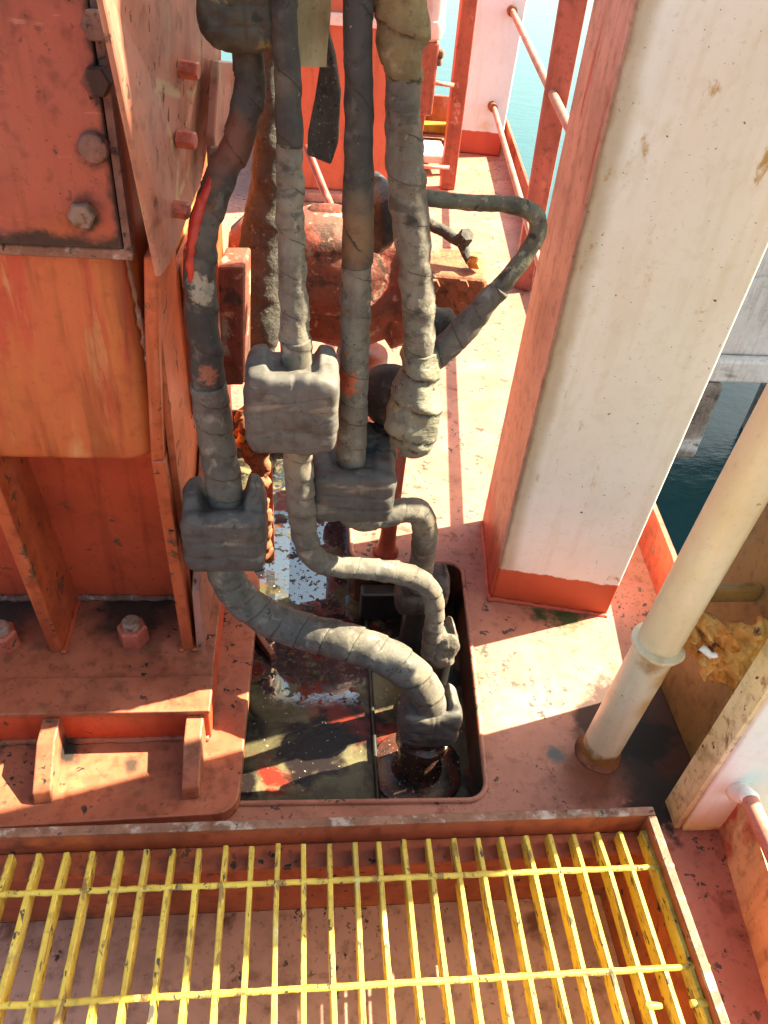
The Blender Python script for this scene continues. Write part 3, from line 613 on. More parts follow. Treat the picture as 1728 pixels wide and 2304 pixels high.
# small pale step stool seen through the ladder
stl = thing('plastic_step_stool', (0.62, 5.0, 0), 'pale grey plastic step stool glimpsed through the red ladder', 'stool')
pc = at(955, 338, 4.95)
v, f = box(pc.x - 0.16, pc.x + 0.12, 4.8, 5.1, pc.z - 0.03, pc.z + 0.02, 0.012); link_mesh('top', v, f, M_pallet, stl)
for lx, ly in ((-0.13, 4.83), (0.09, 4.83), (-0.13, 5.07), (0.09, 5.07)):
    v, f = hexa([(pc.x + lx - 0.0, ly - 0.016, 0), (pc.x + lx + 0.045, ly - 0.016, 0), (pc.x + lx + 0.045, ly + 0.016, 0), (pc.x + lx, ly + 0.016, 0)],
                [(pc.x + lx - 0.012, ly - 0.016, pc.z - 0.02), (pc.x + lx + 0.028, ly - 0.016, pc.z - 0.02), (pc.x + lx + 0.028, ly + 0.016, pc.z - 0.02), (pc.x + lx - 0.012, ly + 0.016, pc.z - 0.02)], 0.004)
    link_mesh('leg', v, f, M_pallet, stl)

# ================================================================== FAR ORANGE LOCKER
lk = thing('orange_steel_locker', (0.1, 4.4, 0), 'tall bright orange steel casing standing behind the hoses', 'casing')
a = atz(585, 425); b = atz(868, 425)
v, f = box(a.x, b.x, 4.3, 5.2, 0.05, 1.9, 0.012); link_mesh('casing', v, f, M_locker, lk)
v, f = box(a.x - 0.03, b.x + 0.03, 4.25, 5.22, 0, 0.05, 0.008); link_mesh('plinth', v, f, M_rail, lk)
p = at(750, 55, 4.3); v, f = box(a.x + 0.02, b.x + 0.004, 4.27, 4.31, p.z, p.z + 0.05, 0.006); link_mesh('top_ledge', v, f, M_pinkpale, lk)

# ================================================================== QUAY ACROSS THE WATER
qy = thing('concrete_quay', (6, 7, -5), 'pale blue-grey concrete quay wall across the narrow water', 'quay')
yq = 6.0
pL = at(1440, 862, yq); zb = at(1650, 862, yq).z; zl = at(1650, 812, yq).z
bkx = at(1560, 300, 13.0).x; bl = [(pL.x, yq + 0.1), (20, yq + 0.1), (24, 13.0), (bkx, 13.0)]
v, f = hexa([(x, y, zl) for x, y in bl], [(x, y, 1.3) for x, y in bl], 0.03); link_mesh('wall_slab', v, f, M_concrete, qy)
bl = [(pL.x - 0.03, yq), (20, yq), (24, 12.9), (bkx - 0.03, 12.9)]
v, f = hexa([(x, y, zb) for x, y in bl], [(x, y, zl - 0.004) for x, y in bl], 0.025); link_mesh('edge_beam', v, f, M_concrete, qy)
fl = at(1420, 1045, yq - 0.15); fr = at(1645, 880, yq - 0.15)
v, f = box(fl.x, fr.x, yq - 0.05, yq + 0.5, fl.z, zb - 0.006, 0.05, 3); link_mesh('fender_pad', v, f, M_fender, qy)
for x in (4.2, 7.2, 10.5):
    v, f = cyl((x, 9.5, -6), (x, 9.5, zb), 0.35, 0.35, 20); link_mesh('pile', v, f, M_fender, qy, 'auto')

# ================================================================== RIGHT FOREGROUND: PIPE, BRACKET, WHITE HOUSING
pp = thing('cream_standing_pipe', (0.675, 0.92, 0), 'cream painted standing pipe with a collar and rusty foot', 'pipe')
pr = 0.041
bx, by = 0.668, 0.922
v, f = lathe((bx, by, 0), (0.045, -0.01, 1), [(-0.01, pr * 1.02), (0.03, pr), (0.5, pr), (1.9, pr)], 32); link_mesh('tube', v, f, M_cream, pp, 'auto')
cz = 0.385
v, f = lathe((bx + 0.045 * cz, by - 0.004, cz - 0.012), (0.045, -0.01, 1), [(-0.002, pr + 0.001), (0.0, pr + 0.009), (0.006, pr + 0.012), (0.012, pr + 0.011), (0.016, pr + 0.001)], 32, 0.003, 40); link_mesh('collar', v, f, M_cream, pp, 'auto')
v, f = lathe((bx, by, 0), (0, 0, 1), [(0.0005, 0.053), (0.003, 0.051), (0.007, 0.047), (0.014, 0.0415)], 28, 0.005, 30); link_mesh('weld_foot', v, f, M_brick, pp, True)

wb = thing('white_side_housing', (0.95, 0.9, 0), 'white steel housing with a rust-stained yellow edge at the lower right', 'housing')  # unseen upper part is raised to throw shade on the grating
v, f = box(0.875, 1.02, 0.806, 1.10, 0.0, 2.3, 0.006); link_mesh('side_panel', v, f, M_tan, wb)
v, f = prism([(0.780, 0.742, 0.0), (0.780, 0.804, 0.0), (0.80, 0.804, 0.03), (0.815, 0.804, 2.3), (0.81, 0.742, 2.3)], (0.012, 0, 0), 0.002, 1); link_mesh('edge_flange', v, f, M_rustyellow, wb)
v, f = box(0.794, 1.06, 0.735, 0.760, 0.0, 2.3, 0.004); link_mesh('front_plate', v, f, M_whitebox, wb)
v, f = box(0.876, 1.02, 1.102, 1.195, 1.0, 2.3, 0.004); link_mesh('upper_shade_panel', v, f, M_tan, wb)  # unseen panel added to shade the front of the pedestal base
for z in (0.62, 0.80):
    v, f = box(0.862, 0.872, 0.82, 1.08, z, z + 0.02, 0.003); link_mesh('stiffener', v, f, M_tan, wb)
# rusty clamp between pipe and housing
br = thing('rusted_pipe_clamp', (0.79, 0.93, 0.38), 'heavily rusted bracket holding the cream pipe to the housing', 'bracket')
V = []; Fc = []
nx, ny = 44, 36
for i in range(nx + 1):
    for j in range(ny + 1):
        u = i / nx; w_ = j / ny
        x = 0.722 + 0.150 * u; z = 0.455 - 0.16 * w_ * (0.45 + 0.75 * u) + 0.012 * math.sin(u * 9)
        y = 0.905 - 0.035 * u + 0.030 * noise.noise(Vector((u * 6, w_ * 6, 3))) + 0.024 * abs(noise.noise(Vector((u * 13, w_ * 13, 3))))
        V.append((x, y, z + 0.024 * w_ * noise.noise(Vector((u * 14, 2, 7)))))
base_n = len(V)
V += [(x, y + 0.022, z) for x, y, z in V[:base_n]]
for i in range(nx):
    for j in range(ny):
        a_ = i * (ny + 1) + j; q = (a_, a_ + 1, a_ + ny + 2, a_ + ny + 1)
        Fc.append(q); Fc.append(tuple(k + base_n for k in q[::-1]))
def brd(i, j): return i * (ny + 1) + j
for i in range(nx):
    for j in (0, ny): Fc.append((brd(i, j), brd(i + 1, j), brd(i + 1, j) + base_n, brd(i, j) + base_n))
for j in range(ny):
    for i in (0, nx): Fc.append((brd(i, j), brd(i, j + 1), brd(i, j + 1) + base_n, brd(i, j) + base_n))
link_mesh('rusty_plate', V, Fc, M_rust, br, True)
v, f = tube([(0.748, 0.885, 0.41, 0.006), (0.762, 0.870, 0.405, 0.007), (0.772, 0.866, 0.41, 0.005)], 8, 0.006, lump=0.004, lscale=80); link_mesh('white_chip', v, f, M_whitebox, br, True)  # small white chip on the rusted plate
v, f = box(0.725, 0.872, 0.955, 0.975, 0.455, 0.49, 0.003); link_mesh('strap', v, f, M_tan, br)
v, f = tube([(0.865, 0.86, 0.30, 0.016), (0.862, 0.85, 0.25, 0.014), (0.866, 0.84, 0.20, 0.012), (0.868, 0.835, 0.16, 0.006)], 10, 0.006, lump=0.010, lscale=60); link_mesh('rust_flake', v, f, M_rust, br, True)
# stub rail with white end
sr = thing('red_stub_rail', (0.93, 0.66, 0.1), 'short salmon rail with a white painted end fixed to the white housing', 'rail')
q0 = at(1655, 1780, 0.731); q1 = at(1682, 1792, 0.70); q2 = at(1745, 1930, 0.58); q3 = at(1800, 2080, 0.48)
v, f = tube([(*q0, 0.020), (*q1, 0.0185), (*(q1 + (q2 - q1) * 0.04), 0.018)], 14, 0.006, lump=0.003, lscale=60); link_mesh('white_end', v, f, M_whitebox, sr, True)
v, f = tube([(*(q1 + (q2 - q1) * 0.02), 0.0165), (*q2, 0.0165), (*q3, 0.0165)], 14, 0.02); link_mesh('tube', v, f, M_rail, sr, True)

# ================================================================== TRAY AND YELLOW GRATING
RIM = 0.31; GZ = 0.29
TY = atz(900, 1852, RIM).y; TX = atz(1462, 1832, RIM).x
ty = thing('grating_tray', (0.1, 0.3, 0), 'rust red steel tray frame with worn rim round the yellow grating', 'tray')
v, f = box(-0.80, TX + 0.008, TY, TY + 0.012, 0.004, RIM - 0.004, 0.0); link_mesh('back_rim', v, f, M_tray, ty)
v, f = box(-0.80, TX + 0.010, TY - 0.001, TY + 0.014, RIM - 0.004, RIM + 0.001, 0.0015, 1); link_mesh('back_rim_edge', v, f, M_rustedge, ty)
v, f = box(TX - 0.004, TX + 0.008, -0.3, TY - 0.002, 0.004, RIM - 0.004, 0.0); link_mesh('side_rim', v, f, M_tray, ty)
v, f = box(TX - 0.005, TX + 0.010, -0.3, TY - 0.002, RIM - 0.004, RIM + 0.001, 0.0015, 1); link_mesh('side_rim_edge', v, f, M_rustedge, ty)
v, f = box(-0.80, TX - 0.005, -0.3, TY - 0.001, 0.0005, 0.006); link_mesh('tray_floor', v, f, M_trayfloor, ty)
v, f = box(-0.80, TX - 0.006, TY - 0.040, TY - 0.002, GZ - 0.042, GZ - 0.034); link_mesh('support_ledge', v, f, M_tray, ty)
gr = thing('yellow_bar_grating', (0.1, 0.3, GZ), 'yellow painted steel bar grating with chipped bearing bars', 'grating')
x0 = atz(22, 1921, GZ).x; x1 = atz(1450, 1863, GZ).x
NB = 26; pitch = (x1 - x0) / (NB - 1)

def bar_mesh(seed):
    V = []; Fc = []; L0, L1 = -0.25, atz(700, 1893, GZ).y; nseg = 14
    for i in range(nseg + 1):
        y = L0 + (L1 - L0) * i / nseg
        w1 = 0.0040 * (1 + 0.12 * noise.noise(Vector((y * 14, seed, 0)))); dx = 0.0015 * noise.noise(Vector((y * 5, seed, 9)))
        zt = GZ + 0.0008 * noise.noise(Vector((y * 30, seed, 4)))
        top = zt - (0.006 if i == nseg else 0)
        V += [(dx - w1, y, GZ - 0.032), (dx + w1, y, GZ - 0.032), (dx + w1, y, top - 0.0012), (dx + w1 * 0.7, y, top), (dx - w1 * 0.7, y, top), (dx - w1, y, top - 0.0012)]
        if i:
            o = (i - 1) * 6
            for k in range(6): Fc.append((o + k, o + (k + 1) % 6, o + 6 + (k + 1) % 6, o + 6 + k))
    Fc.append((5, 4, 3, 2, 1, 0)); e = nseg * 6; Fc.append([e + k for k in range(6)])
    return V, Fc
protos = [link_mesh('bearing_bar', *bar_mesh(s * 7.3), M_yellow, None) for s in range(4)]
for k in range(NB):
    src = protos[k % 4]
    o = src if k < 4 else src.copy()
    if k >= 4: COL.objects.link(o)
    o.parent = gr; o.matrix_parent_inverse = Matrix.Translation(-gr.location)
    o.location.x = x0 + pitch * k + random.uniform(-0.0012, 0.0012)
    o.location.y = src.location.y if k < 4 else protos[k % 4].location.y + random.uniform(-0.002, 0.002)
for ya, xe in ((atz(745, 1980, GZ).y, x1 + 0.025), (atz(780, 2218, GZ).y, x1 + 0.022), (0.2, -1)):
    if xe > 0:
        v, f = tube([(-0.75 + 0.05 * i, ya, GZ - 0.0025, 0.0046) for i in range(int((xe + 0.75) / 0.05) + 1)] + [(xe, ya, GZ - 0.001, 0.0046)], 10, 0.012, wrap=0.0012, pitch=0.02, lump=0.0006, lscale=70)
        link_mesh('cross_rod', v, f, M_yellow, gr, True)
yb = atz(1500, 2262, GZ).y
for xa, xb in ((x1 - pitch * 2 - 0.006, x1 - pitch * 2 + 0.018), (x1 - 0.02, x1 + 0.018)):
    v, f = tube([(xa, yb, GZ - 0.001, 0.005), ((xa + xb) / 2, yb, GZ, 0.0055), (xb, yb, GZ - 0.001, 0.0035)], 10, 0.005, lump=0.0015, lscale=90); link_mesh('cross_rod_stub', v, f, M_yellow, gr, True)

# ================================================================== PEDESTAL ON THE LEFT
pd = thing('crane_pedestal', (-0.5, 1.2, 0), 'large orange-red steel crane pedestal with gussets on a bolted base at the left', 'pedestal')
# thick base plate with rounded front corner
pts = [(-1.2, 0.755), (-0.165, 0.785)]
for k in range(7):
    t = -math.pi / 2 + k * math.pi / 12; pts.append((-0.155 + 0.045 * math.cos(t), 0.830 + 0.045 * math.sin(t)))
pts += [(-0.095, 1.42), (-0.16, 1.55), (-1.2, 1.55)]
v, f = prism([(x, y, 0.006) for x, y in pts], (0, 0, 0.034), 0.003, 2); link_mesh('base_plate', v, f, M_base, pd)
# raised step with shelf on top
YS = atz(300, 1600, 0.14).y
v, f = box(-1.2, -0.175, YS, 1.36, 0.041, 0.128, 0.003); link_mesh('step', v, f, M_recess, pd)
v, f = box(-1.2, -0.172, YS - 0.004, 1.04, 0.1285, 0.142, 0.003); link_mesh('front_bar', v, f, M_base, pd)
v, f = box(-1.2, -0.176, 1.042, 1.30, 0.1285, 0.134, 0.0); shelf = link_mesh('shelf_plate', v, f, M_base, pd)
# lugs in front of the step
for px_ in (88, 415):
    a = atz(px_, 1640, 0.125); xL = a.x
    v, f = prism([(xL, YS - 0.001, 0.041), (xL, 0.815, 0.041), (xL, 0.825, 0.065), (xL, 0.90, 0.118), (xL, YS - 0.001, 0.124)], (0.034, 0.004, 0), 0.003, 2); link_mesh('stop_lug', v, f, M_base, pd)
# recessed wall, upper drum
yw = 1.27
v, f = box(-1.3, -0.262, yw, yw + 0.03, 0.134, 0.80); link_mesh('recess_wall', v, f, M_recess, pd)
# drum: slightly curved streaked plating above the gussets
V = []; Fc = []
zb_ = at(180, 1037, 1.135).z; zt_ = 1.6
def drum(u):  # u 0..1 from left to right corner, returns x, y
    x = -1.25 + u * 1.0
    return x, 1.135 + 0.02 * (1 - u)
cols = [(-1.25 + 0.945 * i / 13, 1.133) for i in range(13)] + arc(-0.305, 1.195, 0.062, -90, -5, 9) + [(-0.232, 1.35), (-0.215, 1.55), (-0.2, 2.0)]
rows = [(zb_ + 0.016 * (1 - math.cos(t)), 0.016 * (1 - math.sin(t))) for t in [math.pi / 2 * i / 5 for i in range(6)]] + [(zb_ + 0.05 + (zt_ - zb_ - 0.05) * i / 14, 0.0) for i in range(15)]
cx_, cy_ = -0.7, 1.6
for x, y in cols:
    for z, ins in rows:
        q = Vector((x, y, 0)); inward = Vector((0.0 if x < -0.31 else (cx_ - x) * 0.8, cy_ - y, 0)).normalized()
        wob = 0.0022 * noise.noise(Vector((x * 9, y * 9, z * 2.2)))
        q += inward * (ins + wob); V.append((q.x, q.y, z))
nr = len(rows)
for i in range(len(cols) - 1):
    for j in range(nr - 1): Fc.append((i * nr + j, (i + 1) * nr + j, (i + 1) * nr + j + 1, i * nr + j + 1))
o0 = len(V)
for x, y in ((-0.262, 1.30), (-1.25, 1.30)): V.append((x, y, zb_))
Fc.append([nr * i for i in range(len(cols) - 2)] + [o0, o0 + 1])
link_mesh('drum_plating', V, Fc, M_orange, pd, 'auto')
# gussets
def gusset(pxb, pyb, pxt, pyt, thick, name='gusset', mat=M_red):
    b0 = atz(pxb, pyb, 0.143); t0 = at(pxt, pyt, 1.12)
    V4 = [(b0.x, b0.y + 0.015, 0.134), (t0.x, 1.13, t0.z), (t0.x, yw + 0.02, t0.z), (b0.x, yw + 0.02, 0.134)]
    v, f = prism(V4, (thick, 0, 0), 0.003, 2); return link_mesh(name, v, f, mat, pd)
gusset(108, 1475, -62, 1046, 0.026)
gusset(408, 1470, 338, 1046, 0.024)
r0_ = at(338, 1050, 1.125); r1_ = at(322, 760, 1.125); r2_ = at(318, 585, 1.125)
v, f = prism([(r0_.x, 1.132, r0_.z), (r1_.x, 1.134, r1_.z), (r2_.x, 1.140, r2_.z), (r2_.x + 0.006, 1.30, r2_.z), (r0_.x + 0.006, 1.30, r0_.z)], (0.022, 0.004, 0), 0.006, 3); link_mesh('side_rib', v, f, M_red, pd)
# right flank below the drum
v, f = prism([(-0.232, 1.16, 0.134), (-0.232, 1.16, 0.9), (-0.20, 1.9, 0.9), (-0.20, 1.9, 0.134)], (0.012, 0.002, 0)); link_mesh('flank_plate', v, f, M_red, pd)
v, f = prism([(-0.214, 1.10, 0.041), (-0.214, 1.13, 0.30), (-0.205, 1.42, 0.55), (-0.205, 1.42, 0.041)], (0.016, 0.0, 0), 0.002, 1); link_mesh('flank_gusset', v, f, M_pink, pd)
v, f = tube([(-0.258, 1.150, 1.03, 0.003), (-0.246, 1.152, 0.85, 0.004), (-0.244, 1.153, 0.70, 0.003), (-0.243, 1.153, 0.62, 0.004)], 8, 0.01, lump=0.004, lscale=60); link_mesh('weld_bead', v, f, M_rustedge, pd, True)
v, f = tube([(-1.0, yw - 0.004, 0.137, 0.008), (-0.6, yw - 0.004, 0.139, 0.009), (-0.265, yw - 0.004, 0.137, 0.008)], 8, 0.012, lump=0.006, lscale=50); link_mesh('weld_bead', v, f, M_rustedge, pd, True)
for px_, py_, dx in ((108, 1475, 0.028), (408, 1470, 0.026), (408, 1470, -0.002)):
    b0 = atz(px_, py_, 0.143)
    v, f = tube([(b0.x + dx, b0.y + 0.01, 0.137, 0.005), (b0.x + dx, b0.y + 0.08, 0.137, 0.006), (b0.x + dx, yw - 0.004, 0.137, 0.005)], 8, 0.008, lump=0.004, lscale=60); link_mesh('weld_bead', v, f, M_red, pd, True)
v, f = tube([(-1.1, YS - 0.001, 0.044, 0.006), (-0.6, YS - 0.002, 0.044, 0.007), (-0.18, YS - 0.001, 0.044, 0.006)], 8, 0.012, lump=0.004, lscale=50); link_mesh('weld_bead', v, f, M_base, pd, True)
# hold-down nuts on the shelf
for px_, py_ in ((302, 1438), (12, 1450)):
    q = atz(px_, py_, 0.134); hexbolt(q, (0, 0, 1), 0.032, 0.046, shelf, M_nut, 'hold_down_nut', (0.020, 0.014), False)
# bolted plate above
bp_y = 1.105
zl_ = at(150, 556, bp_y).z
xr = at(272, 540, bp_y).x
v, f = box(-1.3, xr, bp_y, bp_y + 0.028, zl_, 2.0, 0.002, 1); bplate = link_mesh('bolted_plate', v, f, M_boltplate, pd)
v, f = box(-1.3, xr + 0.012, bp_y + 0.004, bp_y + 0.032, zl_ - 0.018, zl_ - 0.002, 0.002, 1); link_mesh('plate_ledge', v, f, M_rustedge, pd)
v, f = box(xr + 0.002, xr + 0.012, bp_y + 0.004, bp_y + 0.03, zl_ - 0.001, 2.0); link_mesh('plate_gap', v, f, M_bolt, pd)
for (px_, py_, mt, kind) in ((212, 330, M_bolt, 0), (188, 478, M_boltgrey, 1), (222, 180, M_boltplate, 1), (222, 55, M_bolt, 1)):
    q = at(px_, py_, bp_y)
    if kind: hexbolt(q, (0.05, -1, 0.1), 0.018, 0.026, bplate, mt, washer=False)
    else: roundbolt(q, (0, -1, 0), 0.020, 0.012, bplate, mt)

# slanted cheek plate standing off the pedestal
ck = thing('bleached_cheek_plate', (-0.22, 1.2, 1.0), 'sun-bleached pointed steel plate with a row of bolts beside the pedestal', 'plate')
tip = at(362, 622, 1.10)
tl = at(222, -60, 0.98)
p1 = at(500, -60, 1.42); p2 = at(498, 160, 1.42); p3 = at(455, 400, 1.36); p4 = at(405, 520, 1.25)
tl2 = at(214, -60, 0.98)
v, f = prism([tl, tip, tip + Vector((0.012, 0.03, 0.012)), p4, p3, p2, p1], (-0.008, -0.003, 0.0), 0.0015, 1); link_mesh('plate', v, f, M_pink, ck)
nrm = (p2 - tip).cross(tl - tip).normalized()
if nrm.x < 0: nrm = -nrm
def oncheek(px_, py_):
    d = Vector(ray(px_, py_)); o = Vector((0, 0, CAMH)); t = (tip - o).dot(nrm) / d.dot(nrm); return o + d * t
for px_, py_ in ((412, 155), (406, 312), (392, 470)):
    q = oncheek(px_, py_); hexbolt(q, nrm, 0.0125, 0.022, ck, M_nut, washer=False)
# second pad plate behind with its own bolts
pd2 = [oncheek(455, 130) , oncheek(500, 135), oncheek(515, 190), oncheek(500, 330), oncheek(452, 430), oncheek(445, 300)]
v, f = prism([q + nrm * 0.012 for q in pd2], nrm * 0.014, 0.002, 1); pad = link_mesh('pad_plate', v, f, M_pink, ck)
for px_, py_ in ((497, 168), (492, 290), (443, 338)):
    q = oncheek(px_, py_) + nrm * 0.026; hexbolt(q, nrm, 0.011, 0.018, pad, M_bolt, washer=False)
# dark red bracket plates on the flank behind hose
fb = thing('flank_bracket', (-0.18, 1.5, 0.6), 'dark red bracket plate hanging beside the pedestal behind the leftmost hose', 'bracket')
a_ = at(412, 560, 1.34); b_ = at(452, 560, 1.34); c_ = at(447, 935, 1.34); d_ = at(410, 935, 1.34)
v, f = prism([a_, b_, c_, d_], (0, 0.03, 0), 0.002, 1); link_mesh('plate', v, f, M_ladder, fb)
a_ = at(488, 600, 1.5); b_ = at(548, 600, 1.5); c_ = at(548, 868, 1.5); d_ = at(500, 868, 1.5)
v, f = prism([a_, b_, c_, d_], (0.01, 0.10, 0), 0.006, 2); link_mesh('block', v, f, M_valve, fb)

# ================================================================== VALVE GROUP BEHIND THE HOSES
vg = thing('flaking_valve', (0.15, 2.0, 0), 'flaking red and grey valve body crusted with salt behind the hoses', 'valve')
yv = 2.0
c0 = at(560, 600, yv); c1 = at(960, 640, yv)
ax = (c1 - c0); Lv = ax.length
v, f = lathe(c0, ax, [(-0.05, 0.10), (0.0, 0.155), (0.04, 0.155), (0.05, 0.10), (Lv * 0.25, 0.105), (Lv * 0.32, 0.17), (Lv * 0.6, 0.185), (Lv * 0.78, 0.15), (Lv * 0.82, 0.165), (Lv * 0.98, 0.165), (Lv, 0.13)], 48, 0.05, 13); link_mesh('body', v, f, M_valve, vg, True)
q = at(740, 500, yv)
v, f = lathe((q.x, yv, q.z - 0.12), (0, 0.1, 1), [(0, 0.13), (0.06, 0.15), (0.10, 0.15), (0.13, 0.11), (0.15, 0.05)], 24, 0.02, 18); link_mesh('bonnet', v, f, M_valve, vg, True)
q = at(810, 860, yv); v, f = lathe((q.x, yv, 0), (0, 0, 1), [(0, 0.09), (0.03, 0.09), (0.04, 0.07), (q.z + 0.1, 0.075)], 20, 0.006, 20); link_mesh('stand', v, f, M_ladder, vg, True)
# rusty square flange at the right
q = at(1012, 655, 1.80)
sqf = link_mesh('square_flange', *hexa([(q.x - 0.085, q.y - 0.03, q.z - 0.09), (q.x + 0.075, q.y - 0.05, q.z - 0.075), (q.x + 0.095, q.y + 0.10, q.z - 0.075), (q.x - 0.065, q.y + 0.12, q.z - 0.09)],
            [(q.x - 0.085, q.y - 0.03, q.z + 0.055), (q.x + 0.078, q.y - 0.05, q.z + 0.055), (q.x + 0.10, q.y + 0.10, q.z + 0.065), (q.x - 0.065, q.y + 0.12, q.z + 0.065)], 0.012, 3), M_brick, vg)
for px_, py_ in ((975, 640), (1040, 640), (975, 695), (1038, 690)):
    hexbolt(at(px_, py_, 1.765), (-0.1, -1, 0.15), 0.016, 0.014, sqf, M_brick, washer=False)
v, f = tube(pxpath([(958, 500, 1.86, 13), (1000, 522, 1.84, 13), (1038, 548, 1.82, 12), (1058, 590, 1.80, 11)]), 10, 0.01, lump=0.004, lscale=50); link_mesh('lever', v, f, M_grime, vg, True)
q = at(1042, 540, 1.82); hexbolt(q, (0.2, -0.6, 0.8), 0.019, 0.026, vg, M_grime, washer=False)
q = at(1062, 588, 1.80); hexbolt(q, (0.6, -0.6, 0.2), 0.017, 0.026, vg, M_rust, washer=False)
# thin rod leaning behind
tr = tag(link_mesh('thin_steel_rod', *tube(pxpath([(690, 330, 2.3, 9), (730, 430, 2.2, 9), (765, 510, 2.1, 9)]), 10, 0.02), M_ladder, None, True), 'thin dark steel rod leaning between the middle hoses', 'rod')
# thick lagged hose behind hose 2
lh = tag(link_mesh('lagged_standpipe', *tube(pxpath([(600, 60, 1.72, 28), (602, 250, 1.74, 30), (600, 400, 1.76, 34), (598, 500, 1.78, 52), (594, 620, 1.78, 56), (586, 700, 1.77, 54), (575, 790, 1.76, 46), (570, 850, 1.76, 30)]), 24, 0.008, wrap=0.004, pitch=0.09, lump=0.006, lscale=18, seed=5), M_grime, None, True),
    'thick grit-crusted grey lagged pipe behind the second hose from the left', 'pipe')
lh2 = tag(link_mesh('dark_lagged_elbow', *tube(pxpath([(838, 400, 1.62, 14), (852, 420, 1.60, 22), (872, 460, 1.56, 34), (868, 520, 1.56, 30), (850, 560, 1.58, 14)]), 20, 0.008, wrap=0.005, pitch=0.06, lump=0.008, lscale=22, seed=9), M_black, None, True),
    'black lagged pipe elbow tucked behind the right-hand pale hose', 'pipe')

# red drain post by the well
dp = thing('red_drain_post', tuple(atz(868, 1243)), 'slim red standing tube on the deck beside the well', 'post')
q = atz(868, 1243)
v, f = lathe((q.x, q.y, 0), (0.02, 0.0, 1), [(0, 0.036), (0.012, 0.034), (0.02, 0.026), (0.06, 0.022), (0.42, 0.018)], 18); link_mesh('tube', v, f, M_ladder, dp, True)
# rusty corroded valve remnant between hose 1 and pipe 2
rv = thing('corroded_valve_spindle', (0, 1.6, -0.2), 'badly corroded rusty valve spindle between the leftmost hose and the next pipe', 'valve')
pr_ = pxpath([(594, 1260, 1.62, 14), (590, 1120, 1.60, 15), (585, 1040, 1.58, 22), (572, 985, 1.58, 34), (566, 940, 1.58, 26), (556, 905, 1.58, 14)])
v, f = tube(pr_, 16, 0.006, lump=0.022, lscale=34, seed=3); link_mesh('spindle', v, f, M_brick, rv, True)
for k, (px_, py_, r_) in enumerate(((555, 960, 20), (600, 965, 22), (540, 935, 12), (610, 1000, 18), (565, 1010, 16), (545, 985, 12))):
    q = at(px_, py_, 1.55); v, f = tube([(q.x - 0.01, q.y, q.z - 0.014, r_ * 0.0007), (q.x, q.y, q.z, r_ * 0.00095), (q.x + 0.012, q.y, q.z + 0.016, r_ * 0.0005)], 10, 0.004, lump=0.008, lscale=70, seed=k); link_mesh('rust_clump', v, f, M_rust if k % 2 else M_brick, rv, True)
v, f = prism([at(596, 1050, 1.66), at(612, 1050, 1.66), at(618, 1262, 1.66), at(598, 1268, 1.66)], (0, 0.02, 0)); link_mesh('guard_plate', v, f, M_ladder, rv)

# ================================================================== THE FOUR WRAPPED HOSES
WG = 'tape-wrapped hydraulic lines rising from the well'
# --- line 1 (left)
h1 = thing('wrapped_hydraulic_line', tuple(atz(955, 1750, WD)), 'leftmost wrapped hose with a grey coupling block low against the pedestal', 'hose', WG)
Y1 = 1.15
v, f = tube(pxpath([(541, -90, 1.18, 34), (548, 20, 1.18, 34), (556, 110, 1.18, 35), (560, 200, 1.175, 35), (540, 300, 1.17, 35), (500, 395, 1.165, 35), (468, 480, 1.16, 35), (455, 560, Y1, 34), (450, 640, Y1, 34), (456, 720, Y1, 36), (466, 800, Y1, 37), (470, 868, Y1, 38)]), 26, 0.005, wrap=0.0035, pitch=0.075, lump=0.003, lscale=30, seed=1)
link_mesh('upper_hose', v, f, M_tapedark, h1, True)
v, f = tube(pxpath([(470, 862, Y1, 41), (478, 930, Y1, 41), (490, 1010, Y1, 41), (503, 1090, 1.145, 41), (510, 1160, 1.14, 40)]), 26, 0.005, wrap=0.003, pitch=0.05, lump=0.0015, seed=2)
link_mesh('hose_sleeve', v, f, M_tape, h1, True)
v, f = tube(pxpath([(434, 655, 1.138, 6), (429, 600, 1.136, 11), (437, 520, 1.140, 12), (456, 450, 1.146, 14), (482, 400, 1.152, 13), (498, 372, 1.162, 6)]), 14, 0.006, lump=0.004, lscale=40, seed=4); link_mesh('red_streak_hose', v, f, M_gloss, h1, True)
q = at(508, 1185, 1.13)
v, f = wrapped_block(q, 0.078, 0.062, 0.072, ear=0.30, mouth=0.22, seed=1.0, power=6.0); link_mesh('coupling_block', v, f, M_block, h1, True)
v, f = tube(pxpath([(500, 1255, 1.13, 38), (512, 1300, 1.125, 39), (552, 1355, 1.12, 40), (620, 1398, 1.10, 41), (700, 1425, 1.075, 42), (790, 1448, 1.045, 43), (870, 1478, 1.02, 43), (930, 1520, 1.0, 42), (962, 1570, 0.99, 40), (970, 1630, 0.985, 40)]), 28, 0.004, wrap=0.0036, pitch=0.052, lump=0.0016, seed=6)
link_mesh('lower_pipe', v, f, M_tape, h1, True)
q = at(965, 1612, 0.99)
v, f = wrapped_block(q, 0.066, 0.052, 0.060, ear=0.22, mouth=0.22, seed=4.0, power=4.5); link_mesh('floor_coupling', v, f, M_block, h1, True)
v, f = lathe((q.x - 0.005, q.y, WD), (0, 0, 1), [(0.002, 0.105), (0.012, 0.105), (0.016, 0.098), (0.018, 0.06), (0.03, 0.05), (0.12, 0.046), (0.125, 0.06), (0.15, 0.06), (0.155, 0.045), (0.19, 0.042)], 28, 0.006, 26); link_mesh('floor_stub', v, f, M_wetiron, h1, 'auto')
# top joint
q = at(548, 15, 1.17); v, f = wrapped_block(q, 0.055, 0.046, 0.048, ear=0.0, mouth=0.0, lump=0.006, seed=7.0, power=3.5); link_mesh('top_joint', v, f, M_olive, h1, True)

